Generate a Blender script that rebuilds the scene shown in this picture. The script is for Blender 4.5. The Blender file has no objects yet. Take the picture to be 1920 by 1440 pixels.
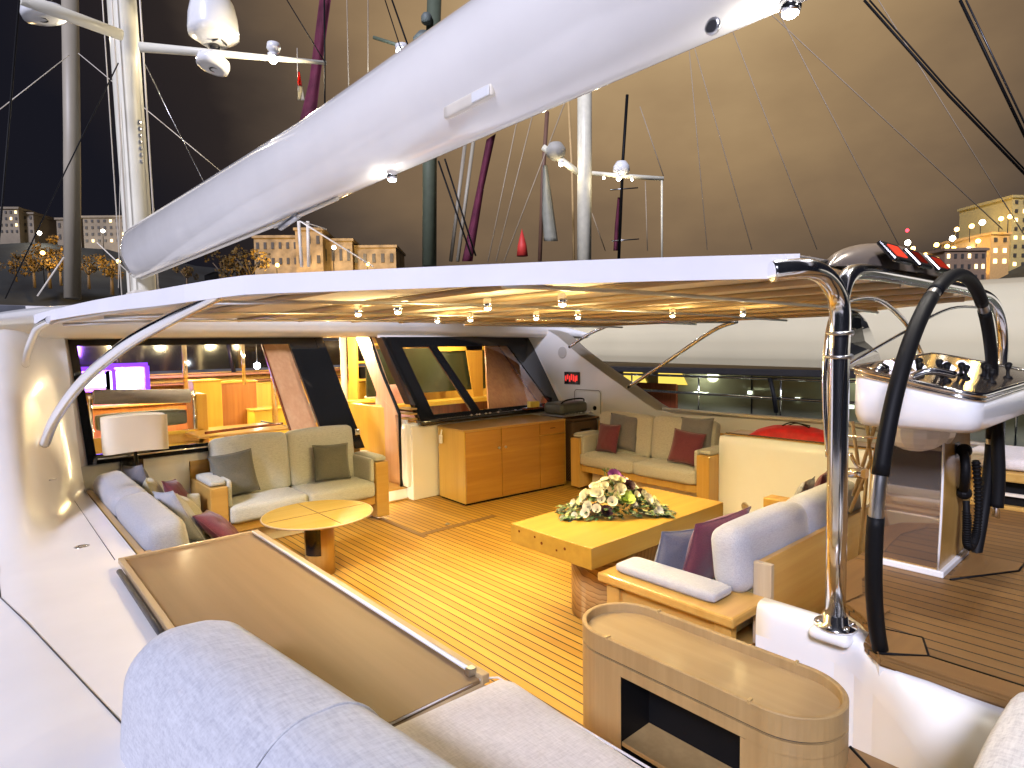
import bpy, bmesh, math, random
from mathutils import Vector, Matrix, noise
R = math.radians; PI = math.pi
sc = bpy.context.scene
COL = sc.collection
rnd = random.Random(7)

# ------------------------------------------------------------------ camera
F, H = 1138.0, 2.1
yaw, pit, rol = R(41.45), R(3.615), R(-.917)
fw = Vector((math.sin(yaw)*math.cos(pit), math.cos(yaw)*math.cos(pit), -math.sin(pit)))
r0 = Vector((math.cos(yaw), -math.sin(yaw), 0)); u0 = r0.cross(fw)
rt = r0*math.cos(rol) + u0*math.sin(rol); up = -r0*math.sin(rol) + u0*math.cos(rol)
CAM = Vector((0, 0, H))
cam = bpy.data.objects.new('camera', bpy.data.cameras.new('camera')); COL.objects.link(cam)
m = Matrix((rt, up, -fw)).transposed().to_4x4(); m.translation = CAM
cam.matrix_world = m
cam.data.sensor_width = 36; cam.data.lens = F/1920*36
cam.data.clip_start = .02; cam.data.clip_end = 3000
sc.camera = cam
def at(x, y, X=None, Y=None, Z=None, D=None):          # a point of the place seen in that direction
    d = fw + rt*((x-960)/F) - up*((y-720)/F)
    if D is not None: t = D
    elif X is not None: t = X/d.x
    elif Y is not None: t = Y/d.y
    else: t = (Z-H)/d.z
    return CAM + d*t

# ------------------------------------------------------------------ materials
def NT(name):
    m = bpy.data.materials.new(name); m.use_nodes = True
    nt = m.node_tree; b = nt.nodes['Principled BSDF']
    return m, nt, b
def mth(nt, op, a, b=None, c=None):
    n = nt.nodes.new('ShaderNodeMath'); n.operation = op
    for i, v in enumerate((a, b, c)):
        if v is None: continue
        if isinstance(v, (int, float)): n.inputs[i].default_value = v
        else: nt.links.new(v, n.inputs[i])
    return n.outputs[0]
def mix(nt, f, a, b):
    n = nt.nodes.new('ShaderNodeMix'); n.data_type = 'RGBA'
    for i, v in ((0, f), (6, a), (7, b)):
        if isinstance(v, (int, float)): n.inputs[i].default_value = v
        elif isinstance(v, tuple): n.inputs[i].default_value = (*v[:3], 1)
        else: nt.links.new(v, n.inputs[i])
    return n.outputs[2]
def coord(nt, scale=(1, 1, 1), rot=(0, 0, 0), kind='Object'):
    t = nt.nodes.new('ShaderNodeTexCoord'); mp = nt.nodes.new('ShaderNodeMapping')
    mp.inputs['Scale'].default_value = scale; mp.inputs['Rotation'].default_value = rot
    nt.links.new(t.outputs[kind], mp.inputs[0]); return mp.outputs[0]
def nz(nt, vec, scale=5, detail=4, rough=.5):
    n = nt.nodes.new('ShaderNodeTexNoise'); n.inputs['Scale'].default_value = scale
    n.inputs['Detail'].default_value = detail; n.inputs['Roughness'].default_value = rough
    nt.links.new(vec, n.inputs['Vector']); return n.outputs['Fac']
def ramp(nt, f, stops):
    n = nt.nodes.new('ShaderNodeValToRGB'); e = n.color_ramp.elements
    while len(e) < len(stops): e.new(.5)
    for i, (p, c) in enumerate(stops):
        e[i].position = p; e[i].color = (*c, 1) if len(c) == 3 else c
    nt.links.new(f, n.inputs[0]); return n.outputs[0]
def bump(nt, b, h, s=.2, d=.01):
    n = nt.nodes.new('ShaderNodeBump'); n.inputs['Strength'].default_value = s; n.inputs['Distance'].default_value = d
    nt.links.new(h, n.inputs['Height']); nt.links.new(n.outputs[0], b.inputs['Normal'])
def setc(nt, b, c):
    if isinstance(c, tuple): b.inputs['Base Color'].default_value = (*c, 1)
    else: nt.links.new(c, b.inputs['Base Color'])

def M_plain(name, c, rough=.5, metal=0, coat=0, var=.06, vs=3, bmp=0):
    m, nt, b = NT(name)
    v = coord(nt); n = nz(nt, v, vs, 3)
    d = tuple(max(0, x*(1-var*2)) for x in c); l = tuple(min(1, x*(1+var)) for x in c)
    setc(nt, b, ramp(nt, n, [(.3, d), (.7, l)]))
    b.inputs['Roughness'].default_value = rough; b.inputs['Metallic'].default_value = metal
    if coat: b.inputs['Coat Weight'].default_value = coat; b.inputs['Coat Roughness'].default_value = .06
    if bmp: bump(nt, b, nz(nt, v, 60, 3), bmp, .004)
    return m
def M_wood(name, c1, c2, axis='X', rough=.35, coat=.3, sc_=1.0, board=0.0):
    m, nt, b = NT(name)
    s = {'X': (1.2, 26, 26), 'Y': (26, 1.2, 26), 'Z': (26, 26, 1.2)}[axis]
    v = coord(nt, tuple(k*sc_ for k in s)); n = nz(nt, v, 1.0, 6, .6)
    v2 = coord(nt, tuple(k*.25*sc_ for k in s)); n2 = nz(nt, v2, 1.0, 2, .5)
    f = mth(nt, 'MULTIPLY_ADD', n2, .5, mth(nt, 'MULTIPLY', n, .5))
    c = ramp(nt, f, [(.3, c2), (.5, tuple((p+q)/2 for p, q in zip(c1, c2))), (.68, c1)])
    if board:
        t = nt.nodes.new('ShaderNodeTexCoord'); sx = nt.nodes.new('ShaderNodeSeparateXYZ'); nt.links.new(t.outputs['Object'], sx.inputs[0])
        o = {'X': 2, 'Y': 0, 'Z': 0}[axis]
        fl = mth(nt, 'FLOOR', mth(nt, 'DIVIDE', sx.outputs[o], board))
        w = nt.nodes.new('ShaderNodeTexWhiteNoise'); w.noise_dimensions = '1D'; nt.links.new(fl, w.inputs['W'])
        c = mix(nt, mth(nt, 'MULTIPLY', w.outputs[0], .35), c, c2)
    setc(nt, b, c); b.inputs['Roughness'].default_value = rough
    b.inputs['Coat Weight'].default_value = coat; b.inputs['Coat Roughness'].default_value = .15
    bump(nt, b, n, .12, .002)
    return m
def M_teak(name, w, c1, c2, caulk, cw=.085, rough=.5):
    m, nt, b = NT(name)
    t = nt.nodes.new('ShaderNodeTexCoord'); sx = nt.nodes.new('ShaderNodeSeparateXYZ'); nt.links.new(t.outputs['Object'], sx.inputs[0])
    q = mth(nt, 'DIVIDE', sx.outputs[0], w); fl = mth(nt, 'FLOOR', q); fr = mth(nt, 'FRACT', q)
    wn = nt.nodes.new('ShaderNodeTexWhiteNoise'); wn.noise_dimensions = '1D'; nt.links.new(fl, wn.inputs['W'])
    n = nz(nt, coord(nt, (60, 2.2, 1)), 1.0, 5, .6); n2 = nz(nt, coord(nt, (1, 1, 1)), 1.3, 3)
    f = mth(nt, 'ADD', mth(nt, 'MULTIPLY', n, .6), mth(nt, 'MULTIPLY', wn.outputs[0], .4))
    c = ramp(nt, f, [(.25, c2), (.75, c1)])
    c = mix(nt, mth(nt, 'MULTIPLY', n2, .3), c, c2)
    ln = mth(nt, 'LESS_THAN', fr, cw)
    setc(nt, b, mix(nt, ln, c, caulk)); b.inputs['Roughness'].default_value = rough
    nt.links.new(mth(nt, 'MULTIPLY_ADD', n2, .25, rough-.12), b.inputs['Roughness'])
    bump(nt, b, mth(nt, 'SUBTRACT', 1.0, ln), .35, .003)
    return m
def M_fabric(name, c, c2=None, s=1.0, streak=True):
    m, nt, b = NT(name); c2 = c2 or tuple(x*.62 for x in c)
    a = nz(nt, coord(nt, (30*s, 210*s, 210*s)), 1.0, 3, .7); d = nz(nt, coord(nt, (210*s, 34*s, 210*s)), 1.0, 3, .7)
    g = nz(nt, coord(nt), 5, 3)
    f = mth(nt, 'ADD', mth(nt, 'MULTIPLY', a, .5), mth(nt, 'MULTIPLY', d, .5))
    col = ramp(nt, f, [(.36, c2), (.52, c), (.66, tuple(min(1, x*1.15) for x in c))])
    setc(nt, b, mix(nt, mth(nt, 'MULTIPLY', g, .25), col, c2)); b.inputs['Roughness'].default_value = .95
    b.inputs['Sheen Weight'].default_value = .25
    bump(nt, b, f, .35, .003)
    return m
def M_emit(name, c, s):
    m = bpy.data.materials.new(name); m.use_nodes = True; nt = m.node_tree; nt.nodes.clear()
    e = nt.nodes.new('ShaderNodeEmission'); o = nt.nodes.new('ShaderNodeOutputMaterial')
    e.inputs[0].default_value = (*c, 1); e.inputs[1].default_value = s; nt.links.new(e.outputs[0], o.inputs[0]); return m
def M_glass(name, tint=(1, 1, 1), refl=.12):
    m = bpy.data.materials.new(name); m.use_nodes = True; nt = m.node_tree; nt.nodes.clear()
    t = nt.nodes.new('ShaderNodeBsdfTransparent'); g = nt.nodes.new('ShaderNodeBsdfGlossy'); x = nt.nodes.new('ShaderNodeMixShader')
    f = nt.nodes.new('ShaderNodeFresnel'); f.inputs[0].default_value = 1.22
    o = nt.nodes.new('ShaderNodeOutputMaterial'); t.inputs[0].default_value = (*tint, 1); g.inputs['Roughness'].default_value = .02
    nt.links.new(mth(nt, 'ADD', f.outputs[0], refl-.04), x.inputs[0])
    nt.links.new(t.outputs[0], x.inputs[1]); nt.links.new(g.outputs[0], x.inputs[2]); nt.links.new(x.outputs[0], o.inputs[0]); return m

GEL = M_plain('gelcoat', (.80, .77, .75), .36, coat=.15, var=.02)
GELW = M_plain('white_paint', (.8, .8, .8), .25, coat=.4, var=.01)
CREAM = M_plain('cream_paint', (.72, .66, .56), .35, var=.03)
SPAR = M_plain('spar_paint', (.88, .85, .81), .13, coat=.7, var=.02, vs=1.2)
MASTM = M_plain('mast_paint', (.75, .72, .6), .4, var=.05, vs=1)
BLACK = M_plain('black_gloss', (.012, .012, .012), .08, coat=.5)
BLACKM = M_plain('black_rubber', (.006, .006, .007), .55)
BLACKM.node_tree.nodes['Principled BSDF'].inputs['Specular IOR Level'].default_value = .15
CHROME = M_plain('chrome', (.9, .9, .9), .14, 1, var=.01)
STEEL = M_plain('brushed_steel', (.6, .6, .6), .3, 1, var=.05)
DKMET = M_plain('dark_metal', (.06, .06, .065), .35, .6)
TEAK = M_teak('teak_deck', .075, (.58, .33, .05), (.42, .22, .03), (.035, .015, .007), .14)
TEAK2 = M_teak('helm_teak', .082, (.25, .135, .042), (.16, .08, .022), (.015, .01, .008), .1)
TEAKP = M_wood('teak_plain', (.27, .145, .045), (.19, .095, .03), 'Y', .45, .1)
TEAKX = M_wood('teak_plain_x', (.27, .145, .045), (.19, .095, .03), 'X', .45, .1)
OAKX = M_wood('oak_x', (.54, .34, .10), (.42, .23, .05), 'X', .3, .35, 1, .17)
OAKY = M_wood('oak_y', (.54, .34, .10), (.42, .23, .05), 'Y', .3, .35)
OAKZ = M_wood('oak_z', (.54, .34, .10), (.42, .23, .05), 'Z', .3, .35)
TABX = M_wood('table_wood', (.42, .24, .03), (.30, .16, .018), 'X', .42, .2, .7, 0)
PALEY = M_wood('pale_wood_y', (.47, .35, .2), (.36, .25, .13), 'Y', .4, .2)
PALEZ = M_wood('pale_wood_z', (.5, .42, .3), (.38, .3, .2), 'Z', .5, .1)
RED_W = M_wood('reddish_wood', (.42, .19, .06), (.28, .1, .03), 'Z', .3, .4)
INW = M_wood('interior_wood', (.62, .39, .07), (.52, .29, .05), 'Z', .35, .3)
MAHOG = M_wood('mahogany', (.2, .05, .02), (.09, .02, .01), 'Z', .2, .6)
FAB = M_fabric('sofa_fabric', (.48, .48, .42))
FABL = M_fabric('near_fabric_cool_lit', (.55, .56, .61), (.42, .43, .49), .42)  # pale grey cloth, bluish cast of the harbour light put into its colour
FABW = M_fabric('seat_fabric_pale', (.62, .58, .57), (.5, .46, .45), .7)
FGREY = M_fabric('grey_green_fabric', (.125, .125, .105))
FGR2 = M_fabric('grey_fabric', (.16, .155, .18))
FBEI = M_fabric('beige_fabric', (.38, .36, .27))
FBURG = M_fabric('burgundy_fabric', (.13, .025, .045))
FNAVY = M_fabric('slate_fabric', (.1, .1, .14))
PINK = M_fabric('pink_fabric', (.6, .32, .3))
CANVAS = M_plain('awning_canvas', (.70, .65, .57), .9, var=.05, bmp=.2)
CANW = M_plain('awning_white_edge', (.78, .77, .8), .6, var=.02)
GLASS = M_glass('window_glass', (.95, .96, .95), .03)
PLEX = M_glass('clear_plastic', (.80, .78, .82), .12)
GAUGE = M_emit('gauge_lit', (.85, .82, 1), 1.6)
LAMP = M_emit('lamp_lens', (1, .86, .6), 30)
LAMPW = M_emit('white_lamp_lens', (.85, .93, 1), 60)

# ------------------------------------------------------------------ mesh helpers
def bm_new(): return bmesh.new()
def merge(dst, src, mat=None):
    me = bpy.data.meshes.new('t'); src.to_mesh(me); src.free()
    if mat is not None: me.transform(mat)
    dst.from_mesh(me); bpy.data.meshes.remove(me)
def box(bm, lo, hi, bev=0.0, rot=0.0, seg=2):
    lo = Vector(lo); hi = Vector(hi); c = (lo+hi)/2; s = hi-lo
    b = bm_new(); bmesh.ops.create_cube(b, size=1); bmesh.ops.scale(b, vec=s, verts=b.verts)
    if bev: bmesh.ops.bevel(b, geom=list(b.edges), offset=bev, segments=seg, affect='EDGES', profile=.5)
    merge(bm, b, Matrix.Translation(c) @ Matrix.Rotation(rot, 4, 'Z')); return bm
def rbox(bm, lo, hi, r=.05, puff=0.0, n=8, mat=None, top_only=False):
    lo = Vector(lo); hi = Vector(hi); c = (lo+hi)/2; s = (hi-lo)/2
    b = bm_new(); bmesh.ops.create_cube(b, size=2)
    bmesh.ops.subdivide_edges(b, edges=list(b.edges), cuts=n, use_grid_fill=True)
    r = min(r, s.x*.99, s.y*.99, s.z*.99); q = s - Vector((r, r, r))
    for v in b.verts:
        # concentrate grid lines near the edges
        p = Vector([math.copysign(abs(k)**.62, k) for k in v.co])
        w = Vector((p.x*s.x, p.y*s.y, p.z*s.z))
        inn = Vector([max(-q[i], min(q[i], w[i])) for i in range(3)]); d = w-inn
        if d.length > 1e-9: w = inn + d.normalized()*min(r, max(abs(d.x), abs(d.y), abs(d.z)))
        if puff:
            k = (1-p.x**2)*(1-p.y**2)*abs(p.z)
            if p.z > 0 or not top_only: w.z += math.copysign(puff*k, p.z)
            w.y += (1-p.x**2)*(1-p.z**2)*p.y*puff*.5; w.x += (1-p.y**2)*(1-p.z**2)*p.x*puff*.3
        v.co = w
    for f in b.faces: f.smooth = True
    M = Matrix.Translation(c)
    if mat is not None: M = M @ mat
    merge(bm, b, M); return bm
def tube(bm, pts, r, seg=10, closed=False, cap=True, r2=None, smooth=True):
    pts = [Vector(p) for p in pts]; n = len(pts); rings = []
    prev = None
    for i, p in enumerate(pts):
        if closed: t = pts[(i+1) % n]-pts[i-1]
        else: t = pts[min(i+1, n-1)]-pts[max(i-1, 0)]
        t.normalize()
        if prev is None:
            a = Vector((0, 0, 1)) if abs(t.z) < .9 else Vector((1, 0, 0)); x = t.cross(a).normalized()
        else: x = (prev - t*prev.dot(t)).normalized()
        prev = x; y = t.cross(x)
        rr = r[i] if isinstance(r, (list, tuple)) else r
        rings.append([bm.verts.new(p + (x*math.cos(2*PI*k/seg)+y*math.sin(2*PI*k/seg))*rr) for k in range(seg)])
    m_ = n if closed else n-1
    for i in range(m_):
        a = rings[i]; b = rings[(i+1) % n]
        for k in range(seg):
            f = bm.faces.new((a[k], a[(k+1) % seg], b[(k+1) % seg], b[k])); f.smooth = smooth
    if cap and not closed:
        bm.faces.new(rings[0][::-1]); bm.faces.new(rings[-1])
    return bm
def curve(pts, n=8):
    pts = [Vector(p) for p in pts]; out = []
    for i in range(len(pts)-1):
        p0 = pts[max(i-1, 0)]; p1 = pts[i]; p2 = pts[i+1]; p3 = pts[min(i+2, len(pts)-1)]
        for k in range(n):
            t = k/n
            out.append(.5*((2*p1)+(-p0+p2)*t+(2*p0-5*p1+4*p2-p3)*t*t+(-p0+3*p1-3*p2+p3)*t**3))
    return out+[pts[-1]]
def lathe(bm, prof, c=(0, 0, 0), seg=24, smooth=True, mat=None):
    b = bm_new(); rings = []
    for r, z in prof:
        rings.append([b.verts.new((max(r, 1e-4)*math.cos(2*PI*k/seg), max(r, 1e-4)*math.sin(2*PI*k/seg), z)) for k in range(seg)])
    for i in range(len(rings)-1):
        for k in range(seg):
            f = b.faces.new((rings[i][k], rings[i][(k+1) % seg], rings[i+1][(k+1) % seg], rings[i+1][k])); f.smooth = smooth
    b.faces.new(rings[0][::-1]); b.faces.new(rings[-1])
    merge(bm, b, Matrix.Translation(Vector(c)) @ (mat or Matrix())); return bm
def prism(bm, poly, d, bev=0.0, smooth=False):
    """closed polygon of 3-D points extruded along vector d"""
    b = bm_new(); d = Vector(d); n = len(poly)
    a = [b.verts.new(Vector(p)) for p in poly]; c = [b.verts.new(Vector(p)+d) for p in poly]
    b.faces.new(a[::-1]); b.faces.new(c)
    for i in range(n):
        f = b.faces.new((a[i], a[(i+1) % n], c[(i+1) % n], c[i])); f.smooth = smooth
    bmesh.ops.recalc_face_normals(b, faces=b.faces)
    if bev: bmesh.ops.bevel(b, geom=list(b.edges), offset=bev, segments=2, affect='EDGES')
    merge(bm, b); return bm
def grid(bm, fn, nu, nv, thick=None, smooth=True):
    V = [[bm.verts.new(fn(i/nu, j/nv)) for j in range(nv+1)] for i in range(nu+1)]
    for i in range(nu):
        for j in range(nv):
            f = bm.faces.new((V[i][j], V[i+1][j], V[i+1][j+1], V[i][j+1])); f.smooth = smooth
    return bm
def ball(bm, c, r, seg=10, sx=1, sy=1, sz=1):
    bmesh.ops.create_uvsphere(bm, u_segments=seg, v_segments=max(5, seg*2//3), radius=r,
        matrix=Matrix.Translation(Vector(c)) @ Matrix.Diagonal((sx, sy, sz, 1)))
    return bm

# ------------------------------------------------------------------ object helpers
def obj(name, bm, mat, parent=None, recalc=True):
    """authored in world coordinates; kept so under any parent"""
    if recalc: bmesh.ops.recalc_face_normals(bm, faces=bm.faces)
    me = bpy.data.meshes.new(name)
    o = bpy.data.objects.new(name, me); COL.objects.link(o)
    if parent is not None:
        bm.to_mesh(me); o.parent = parent
        me.transform(WM[parent.name].inverted()); WM[o.name] = WM[parent.name].copy()
    else:
        xs = [v.co for v in bm.verts]
        c = Vector((sum(v.x for v in xs)/len(xs), sum(v.y for v in xs)/len(xs), min(v.z for v in xs)))
        bm.to_mesh(me); me.transform(Matrix.Translation(-c)); o.location = c; WM[o.name] = Matrix.Translation(c)
    bm.free(); me.materials.append(mat); return o
WM = {}
def tag(o, label, cat, group=None, kind=None):
    if label: o['label'] = label
    if cat: o['category'] = cat
    if group: o['group'] = group
    if kind: o['kind'] = kind
    return o
def thing(name, label, cat, loc=(0, 0, 0), rotz=0.0, group=None):
    o = bpy.data.objects.new(name, None); COL.objects.link(o); o.empty_display_size = .1
    o.location = loc; o.rotation_euler = (0, 0, rotz)
    WM[o.name] = Matrix.Translation(Vector(loc)) @ Matrix.Rotation(rotz, 4, 'Z')
    return tag(o, label, cat, group)
def lob(name, bm, mat, parent):        # authored in the parent's own coordinates
    bmesh.ops.recalc_face_normals(bm, faces=bm.faces)
    me = bpy.data.meshes.new(name); bm.to_mesh(me); bm.free(); o = bpy.data.objects.new(name, me); COL.objects.link(o)
    o.parent = parent; WM[o.name] = WM[parent.name].copy(); me.materials.append(mat); return o
def struct(name, bm, mat):
    o = obj(name, bm, mat); o['kind'] = 'structure'; return o
def lightobj(kind, loc, energy, color, parent=None, size=.1, target=None, spot=R(100), blend=.6):
    l = bpy.data.lights.new('lamp_light', kind); l.energy = energy; l.color = color
    if kind == 'AREA': l.size = size
    elif kind != 'SUN': l.shadow_soft_size = size
    if kind == 'SPOT': l.spot_size = spot; l.spot_blend = blend
    o = bpy.data.objects.new('lamp_light', l); COL.objects.link(o)
    mm = Matrix.Translation(Vector(loc))
    if target is not None:
        mm = mm @ (Vector(target)-Vector(loc)).to_track_quat('-Z', 'Y').to_matrix().to_4x4()
    if parent is not None: o.parent = parent; o.matrix_local = WM[parent.name].inverted() @ mm
    else: o.matrix_world = mm
    return o

# ================================================================== WORLD
w = bpy.data.worlds.new('World'); sc.world = w; w.use_nodes = True; nt = w.node_tree
bg = nt.nodes['Background']
tc = nt.nodes.new('ShaderNodeTexCoord'); sx = nt.nodes.new('ShaderNodeSeparateXYZ'); nt.links.new(tc.outputs['Generated'], sx.inputs[0])
def dirdot(v):
    n = nt.nodes.new('ShaderNodeVectorMath'); n.operation = 'DOT_PRODUCT'
    nt.links.new(tc.outputs['Generated'], n.inputs[0]); n.inputs[1].default_value = Vector(v).normalized(); return n.outputs['Value']
sky = nt.nodes.new('ShaderNodeTexSky'); sky.sky_type = 'NISHITA'; sky.sun_disc = False
sky.sun_elevation = R(-8); sky.sun_rotation = R(200)
# clouds lit from below by the town: brown glow to starboard, near black ahead
g0 = dirdot((math.sin(R(54))*math.cos(R(34)), math.cos(R(54))*math.cos(R(34)), math.sin(R(34))))
cl = nz(nt, coord(nt, (1, 1, 2.0), kind='Generated'), 2.0, 6, .5)
g = mth(nt, 'ADD', g0, mth(nt, 'MULTIPLY_ADD', cl, .17, -.078))
gl = ramp(nt, g, [(.70, (.007, .007, .011)), (.81, (.020, .015, .014)), (.855, (.07, .05, .036)), (.905, (.16, .105, .06)), (.95, (.27, .178, .092)), (1, (.42, .29, .15))])
ad = nt.nodes.new('ShaderNodeVectorMath'); ad.operation = 'MULTIPLY_ADD'
nt.links.new(sky.outputs[0], ad.inputs[0]); ad.inputs[1].default_value = (.02, .02, .02); nt.links.new(gl, ad.inputs[2])
nt.links.new(ad.outputs[0], bg.inputs[0]); bg.inputs[1].default_value = 1.0

WARM = (1, .77, .35); SOFTW = (1, .84, .58); COOL = (.74, .80, 1)
# faint high floodlighting of the harbour, from astern
s = lightobj('SUN', (0, 0, 30), 3.5, (.79, .80, 1), target=(10, 5.0, 22)); s.data.angle = R(11); s.name = 'harbour_light'

def sstep(t): t = max(0, min(1, t)); return t*t*(3-2*t)
# ================================================================== DECKS
b = bm_new(); box(b, (.5, -2.5, -.1), (7.6, 7.3, 0)); struct('cockpit_deck', b, TEAK)
b = bm_new(); box(b, (-30, -60, -2.1), (60, 60, -2.0)); 
me_w = M_plain('dark_water', (.01, .013, .016), .08, coat=.3); 
nt = me_w.node_tree; bump(nt, nt.nodes['Principled BSDF'], nz(nt, coord(nt, (1, 1, 1)), .8, 5), .5, .2)
bb = bm_new(); grid(bb, lambda u, v: Vector((-400+1000*u, -300+1000*v, -2.0)), 2, 2); struct('harbour_water', bb, me_w); b.free()
HZ = .85
# helm deck: teak over a white moulded base, rounded forward port corner
def helm_poly(z, off=0):
    p = [(2.62-off, -2.2), (2.62-off, .80), (2.70-off*.7, .88+off*.5), (2.86-off*.3, .91+off), (2.95-off*.5, .98+off*.5), (3.03-off*.7, 1.08+off*.7), (3.16, 1.19+off), (3.36, 1.25+off), (3.62, 1.28+off), (6.7, 1.30+off), (6.7, -2.2)]
    return [(x, y, z) for x, y in p]
b = bm_new(); prism(b, helm_poly(HZ-.045), (0, 0, .045), .012); struct('helm_deck', b, TEAK2)
b = bm_new(); prism(b, helm_poly(0.01, -.02), (0, 0, HZ-.056)); struct('helm_platform', b, GELW)
# margin boards laid on the helm deck
def board(name, pts, z, mat=TEAKP, h=.006):
    b = bm_new(); prism(b, [(x, y, z) for x, y in pts], (0, 0, h), .0015); return obj(name, b, mat)
t = thing('deck_margin', 'plain teak border boards framing the helm deck planking', 'deck trim', (2.7, .5, HZ))
for pts, mt in (([(2.625, -2.2), (2.625, .78), (2.74, .66), (2.74, -2.2)], TEAKP),
            ([(2.63, .80), (2.705, .875), (2.86, .90), (2.90, .72), (2.755, .66)], TEAKX),
            ([(3.04, 1.075), (3.17, 1.18), (3.36, 1.24), (3.62, 1.27), (3.68, 1.27), (3.66, 1.14), (3.4, 1.12), (3.2, 1.05)], TEAKX),
            ([(2.88, .915), (2.955, .975), (3.03, 1.065), (3.18, 1.04), (3.1, .90)], TEAKP),
            ([(4.27, .84), (4.27, .60), (4.12, .60), (3.76, .82)], TEAKX),
            ([(4.6, 1.28), (5.2, 1.28), (5.2, 1.2), (4.6, 1.2)], TEAKX)):
    b = bm_new(); prism(b, [(x, y, HZ+.001) for x, y in pts], (0, 0, .006), .0015); obj('border_board', b, mt, t)
b = bm_new()
for a, c in (((2.745, -2.2), (2.745, .66)), ((2.745, .66), (2.63, .80)), ((2.745, .66), (2.90, .72)), ((2.90, .72), (2.86, .905)), ((4.12, .595), (4.28, .595)), ((3.72, .81), (4.12, .595))):
    tube(b, [(a[0], a[1], HZ+.0055), (c[0], c[1], HZ+.0055)], .005, 6)
obj('caulk_seam', b, BLACKM, t)
# narrow white ledge wall carrying the awning post, well between it and the helm deck
t = thing('cockpit_divider', 'white moulded wall between sunken cockpit and helm deck, under the big chrome post', 'deck wall', (2.5, 1, 0))
b = bm_new()
L1 = [(2.386, .0), (2.386, .57), (2.395, .62), (2.42, .69), (2.47, .755), (2.55, .795), (2.66, .80), (2.70, .80), (2.70, 0)]
L2 = [(2.735, .0), (2.735, .70), (2.736, .79), (2.742, .825), (2.755, .848), (2.78, .855), (2.825, .855), (2.84, .845), (2.84, 0)]
NL = 40; rings = []
for q in range(NL+1):
    y = -2.2+3.56*q/NL if q < 20 else -.42+1.78*(q-20)/20
    k = sstep((y-.40)/.62)
    rings.append([b.verts.new((p[0]*(1-k)+r_[0]*k, y, p[1]*(1-k)+r_[1]*k)) for p, r_ in zip(L1, L2)])
for a_, c_ in zip(rings, rings[1:]):
    for q in range(8):
        f = b.faces.new((a_[q], a_[q+1], c_[q+1], c_[q])); f.smooth = 0 < q < 7
b.faces.new(rings[0]); b.faces.new(rings[-1][::-1])
obj('coping', b, GELW, t)
# lower side step with teak, aft
b = bm_new(); box(b, (1.55, -2.2, 0), (2.384, .84, .556), .01); struct('aft_platform', b, GELW)
b = bm_new(); box(b, (1.95, -2.2, .556), (2.385, .82, .576), .004); struct('step_deck', b, TEAK2)
t = thing('step_margin', 'plain teak border boards around the small lower step at bottom right', 'deck trim', (2.3, .5, .576))
for pts, mt in (([(2.38, -2.2), (2.38, .81), (2.26, .66), (2.26, -2.2)], TEAKP), ([(2.37, .815), (1.96, .815), (1.96, .66), (2.25, .66)], TEAKX)):
    b = bm_new(); prism(b, [(x, y, .5765) for x, y in pts], (0, 0, .006), .0015); obj('border_board', b, mt, t)
b = bm_new(); tube(b, [(2.255, -2.2, .581), (2.255, .66, .581), (2.375, .81, .581)], .006, 6); tube(b, [(2.255, .66, .581), (1.96, .66, .581)], .006, 6); obj('caulk_seam', b, BLACKM, t)
# floor hatch in the cockpit
t = thing('floor_hatch', 'flush teak deck hatch with border boards and small ring pull, in cockpit floor', 'deck hatch', (4.1, 5.7, 0))
b = bm_new(); prism(b, [(3.62, 5.66, .0015), (4.72, 5.66, .0015), (4.72, 5.75, .0015), (3.62, 5.75, .0015)], (0, 0, .004), .001); obj('border_board', b, TEAKX, t)
b = bm_new(); prism(b, [(3.60, 5.60, .0015), (3.66, 5.60, .0015), (3.66, 7.1, .0015), (3.60, 7.1, .0015)], (0, 0, .003), .001); obj('border_board', b, TEAKP, t)
b = bm_new(); lathe(b, [(.03, .002), (.03, .006), (.02, .008)], (4.09, 5.82, 0), 16); tube(b, [(4.06, 5.82, .009), (4.09, 5.835, .012), (4.12, 5.82, .009)], .004, 6); obj('ring_pull', b, STEEL, t)

# ================================================================== PORT COAMING (heightfield with wing rising to the house)
def sstep(t): t = max(0, min(1, t)); return t*t*(3-2*t)
def port_z(X, Y):
    if X > .12: z = .80
    else:
        d = (.12-X); z = .80 - .03*min(1, d/.15) - .42*(max(0, d-.1))**1.7
    y0 = 4.7 + 2.05*sstep((X-.15)/.55); y1 = 8.0
    top = 2.52 - .10*abs(X-.2)
    k = sstep((Y-y0)/(y1-y0+.1)); 
    return z + (top-z)*k**1.15
t = thing('coaming', 'glossy white coaming and deck side sweeping up to the cabin on the left', 'coaming', (.1, 3, 0))
b = bm_new(); grid(b, lambda u, v: Vector((-3.2+3.91*u, -2.5+11.5*v, port_z(-3.2+3.91*u, -2.5+11.5*v))), 56, 96)
o = obj('deck_side', b, GEL, t)
b = bm_new()
for y in range(24):
    ya = -2.5+9.4*y/24; yb = -2.5+9.4*(y+1)/24
    v = [b.verts.new(p) for p in ((.70, ya, 0), (.70, yb, 0), (.70, yb, port_z(.71, yb)-.001), (.70, ya, port_z(.71, ya)-.001))]; b.faces.new(v)
bmesh.ops.solidify(b, geom=list(b.faces), thickness=.02); obj('inner_wall', b, GEL, t)
b = bm_new()
P_ = lambda X, Y: Vector((X, Y, port_z(X, Y)+.001))
tube(b, [P_(.035, y) for y in [6.6, 6, 5.5, 5, 4.6, 4.25]], .003, 6)
tube(b, [P_(.035+.33*(4.25-y)/2.1, y) for y in [4.25, 4, 3.7, 3.4, 3.1, 2.8, 2.5, 2.15]], .003, 6)
tube(b, [P_(.59, y) for y in [6.5, 5.5, 5, 4.45]], .002, 6)
obj('panel_joint', b, DKMET, t)
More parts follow.
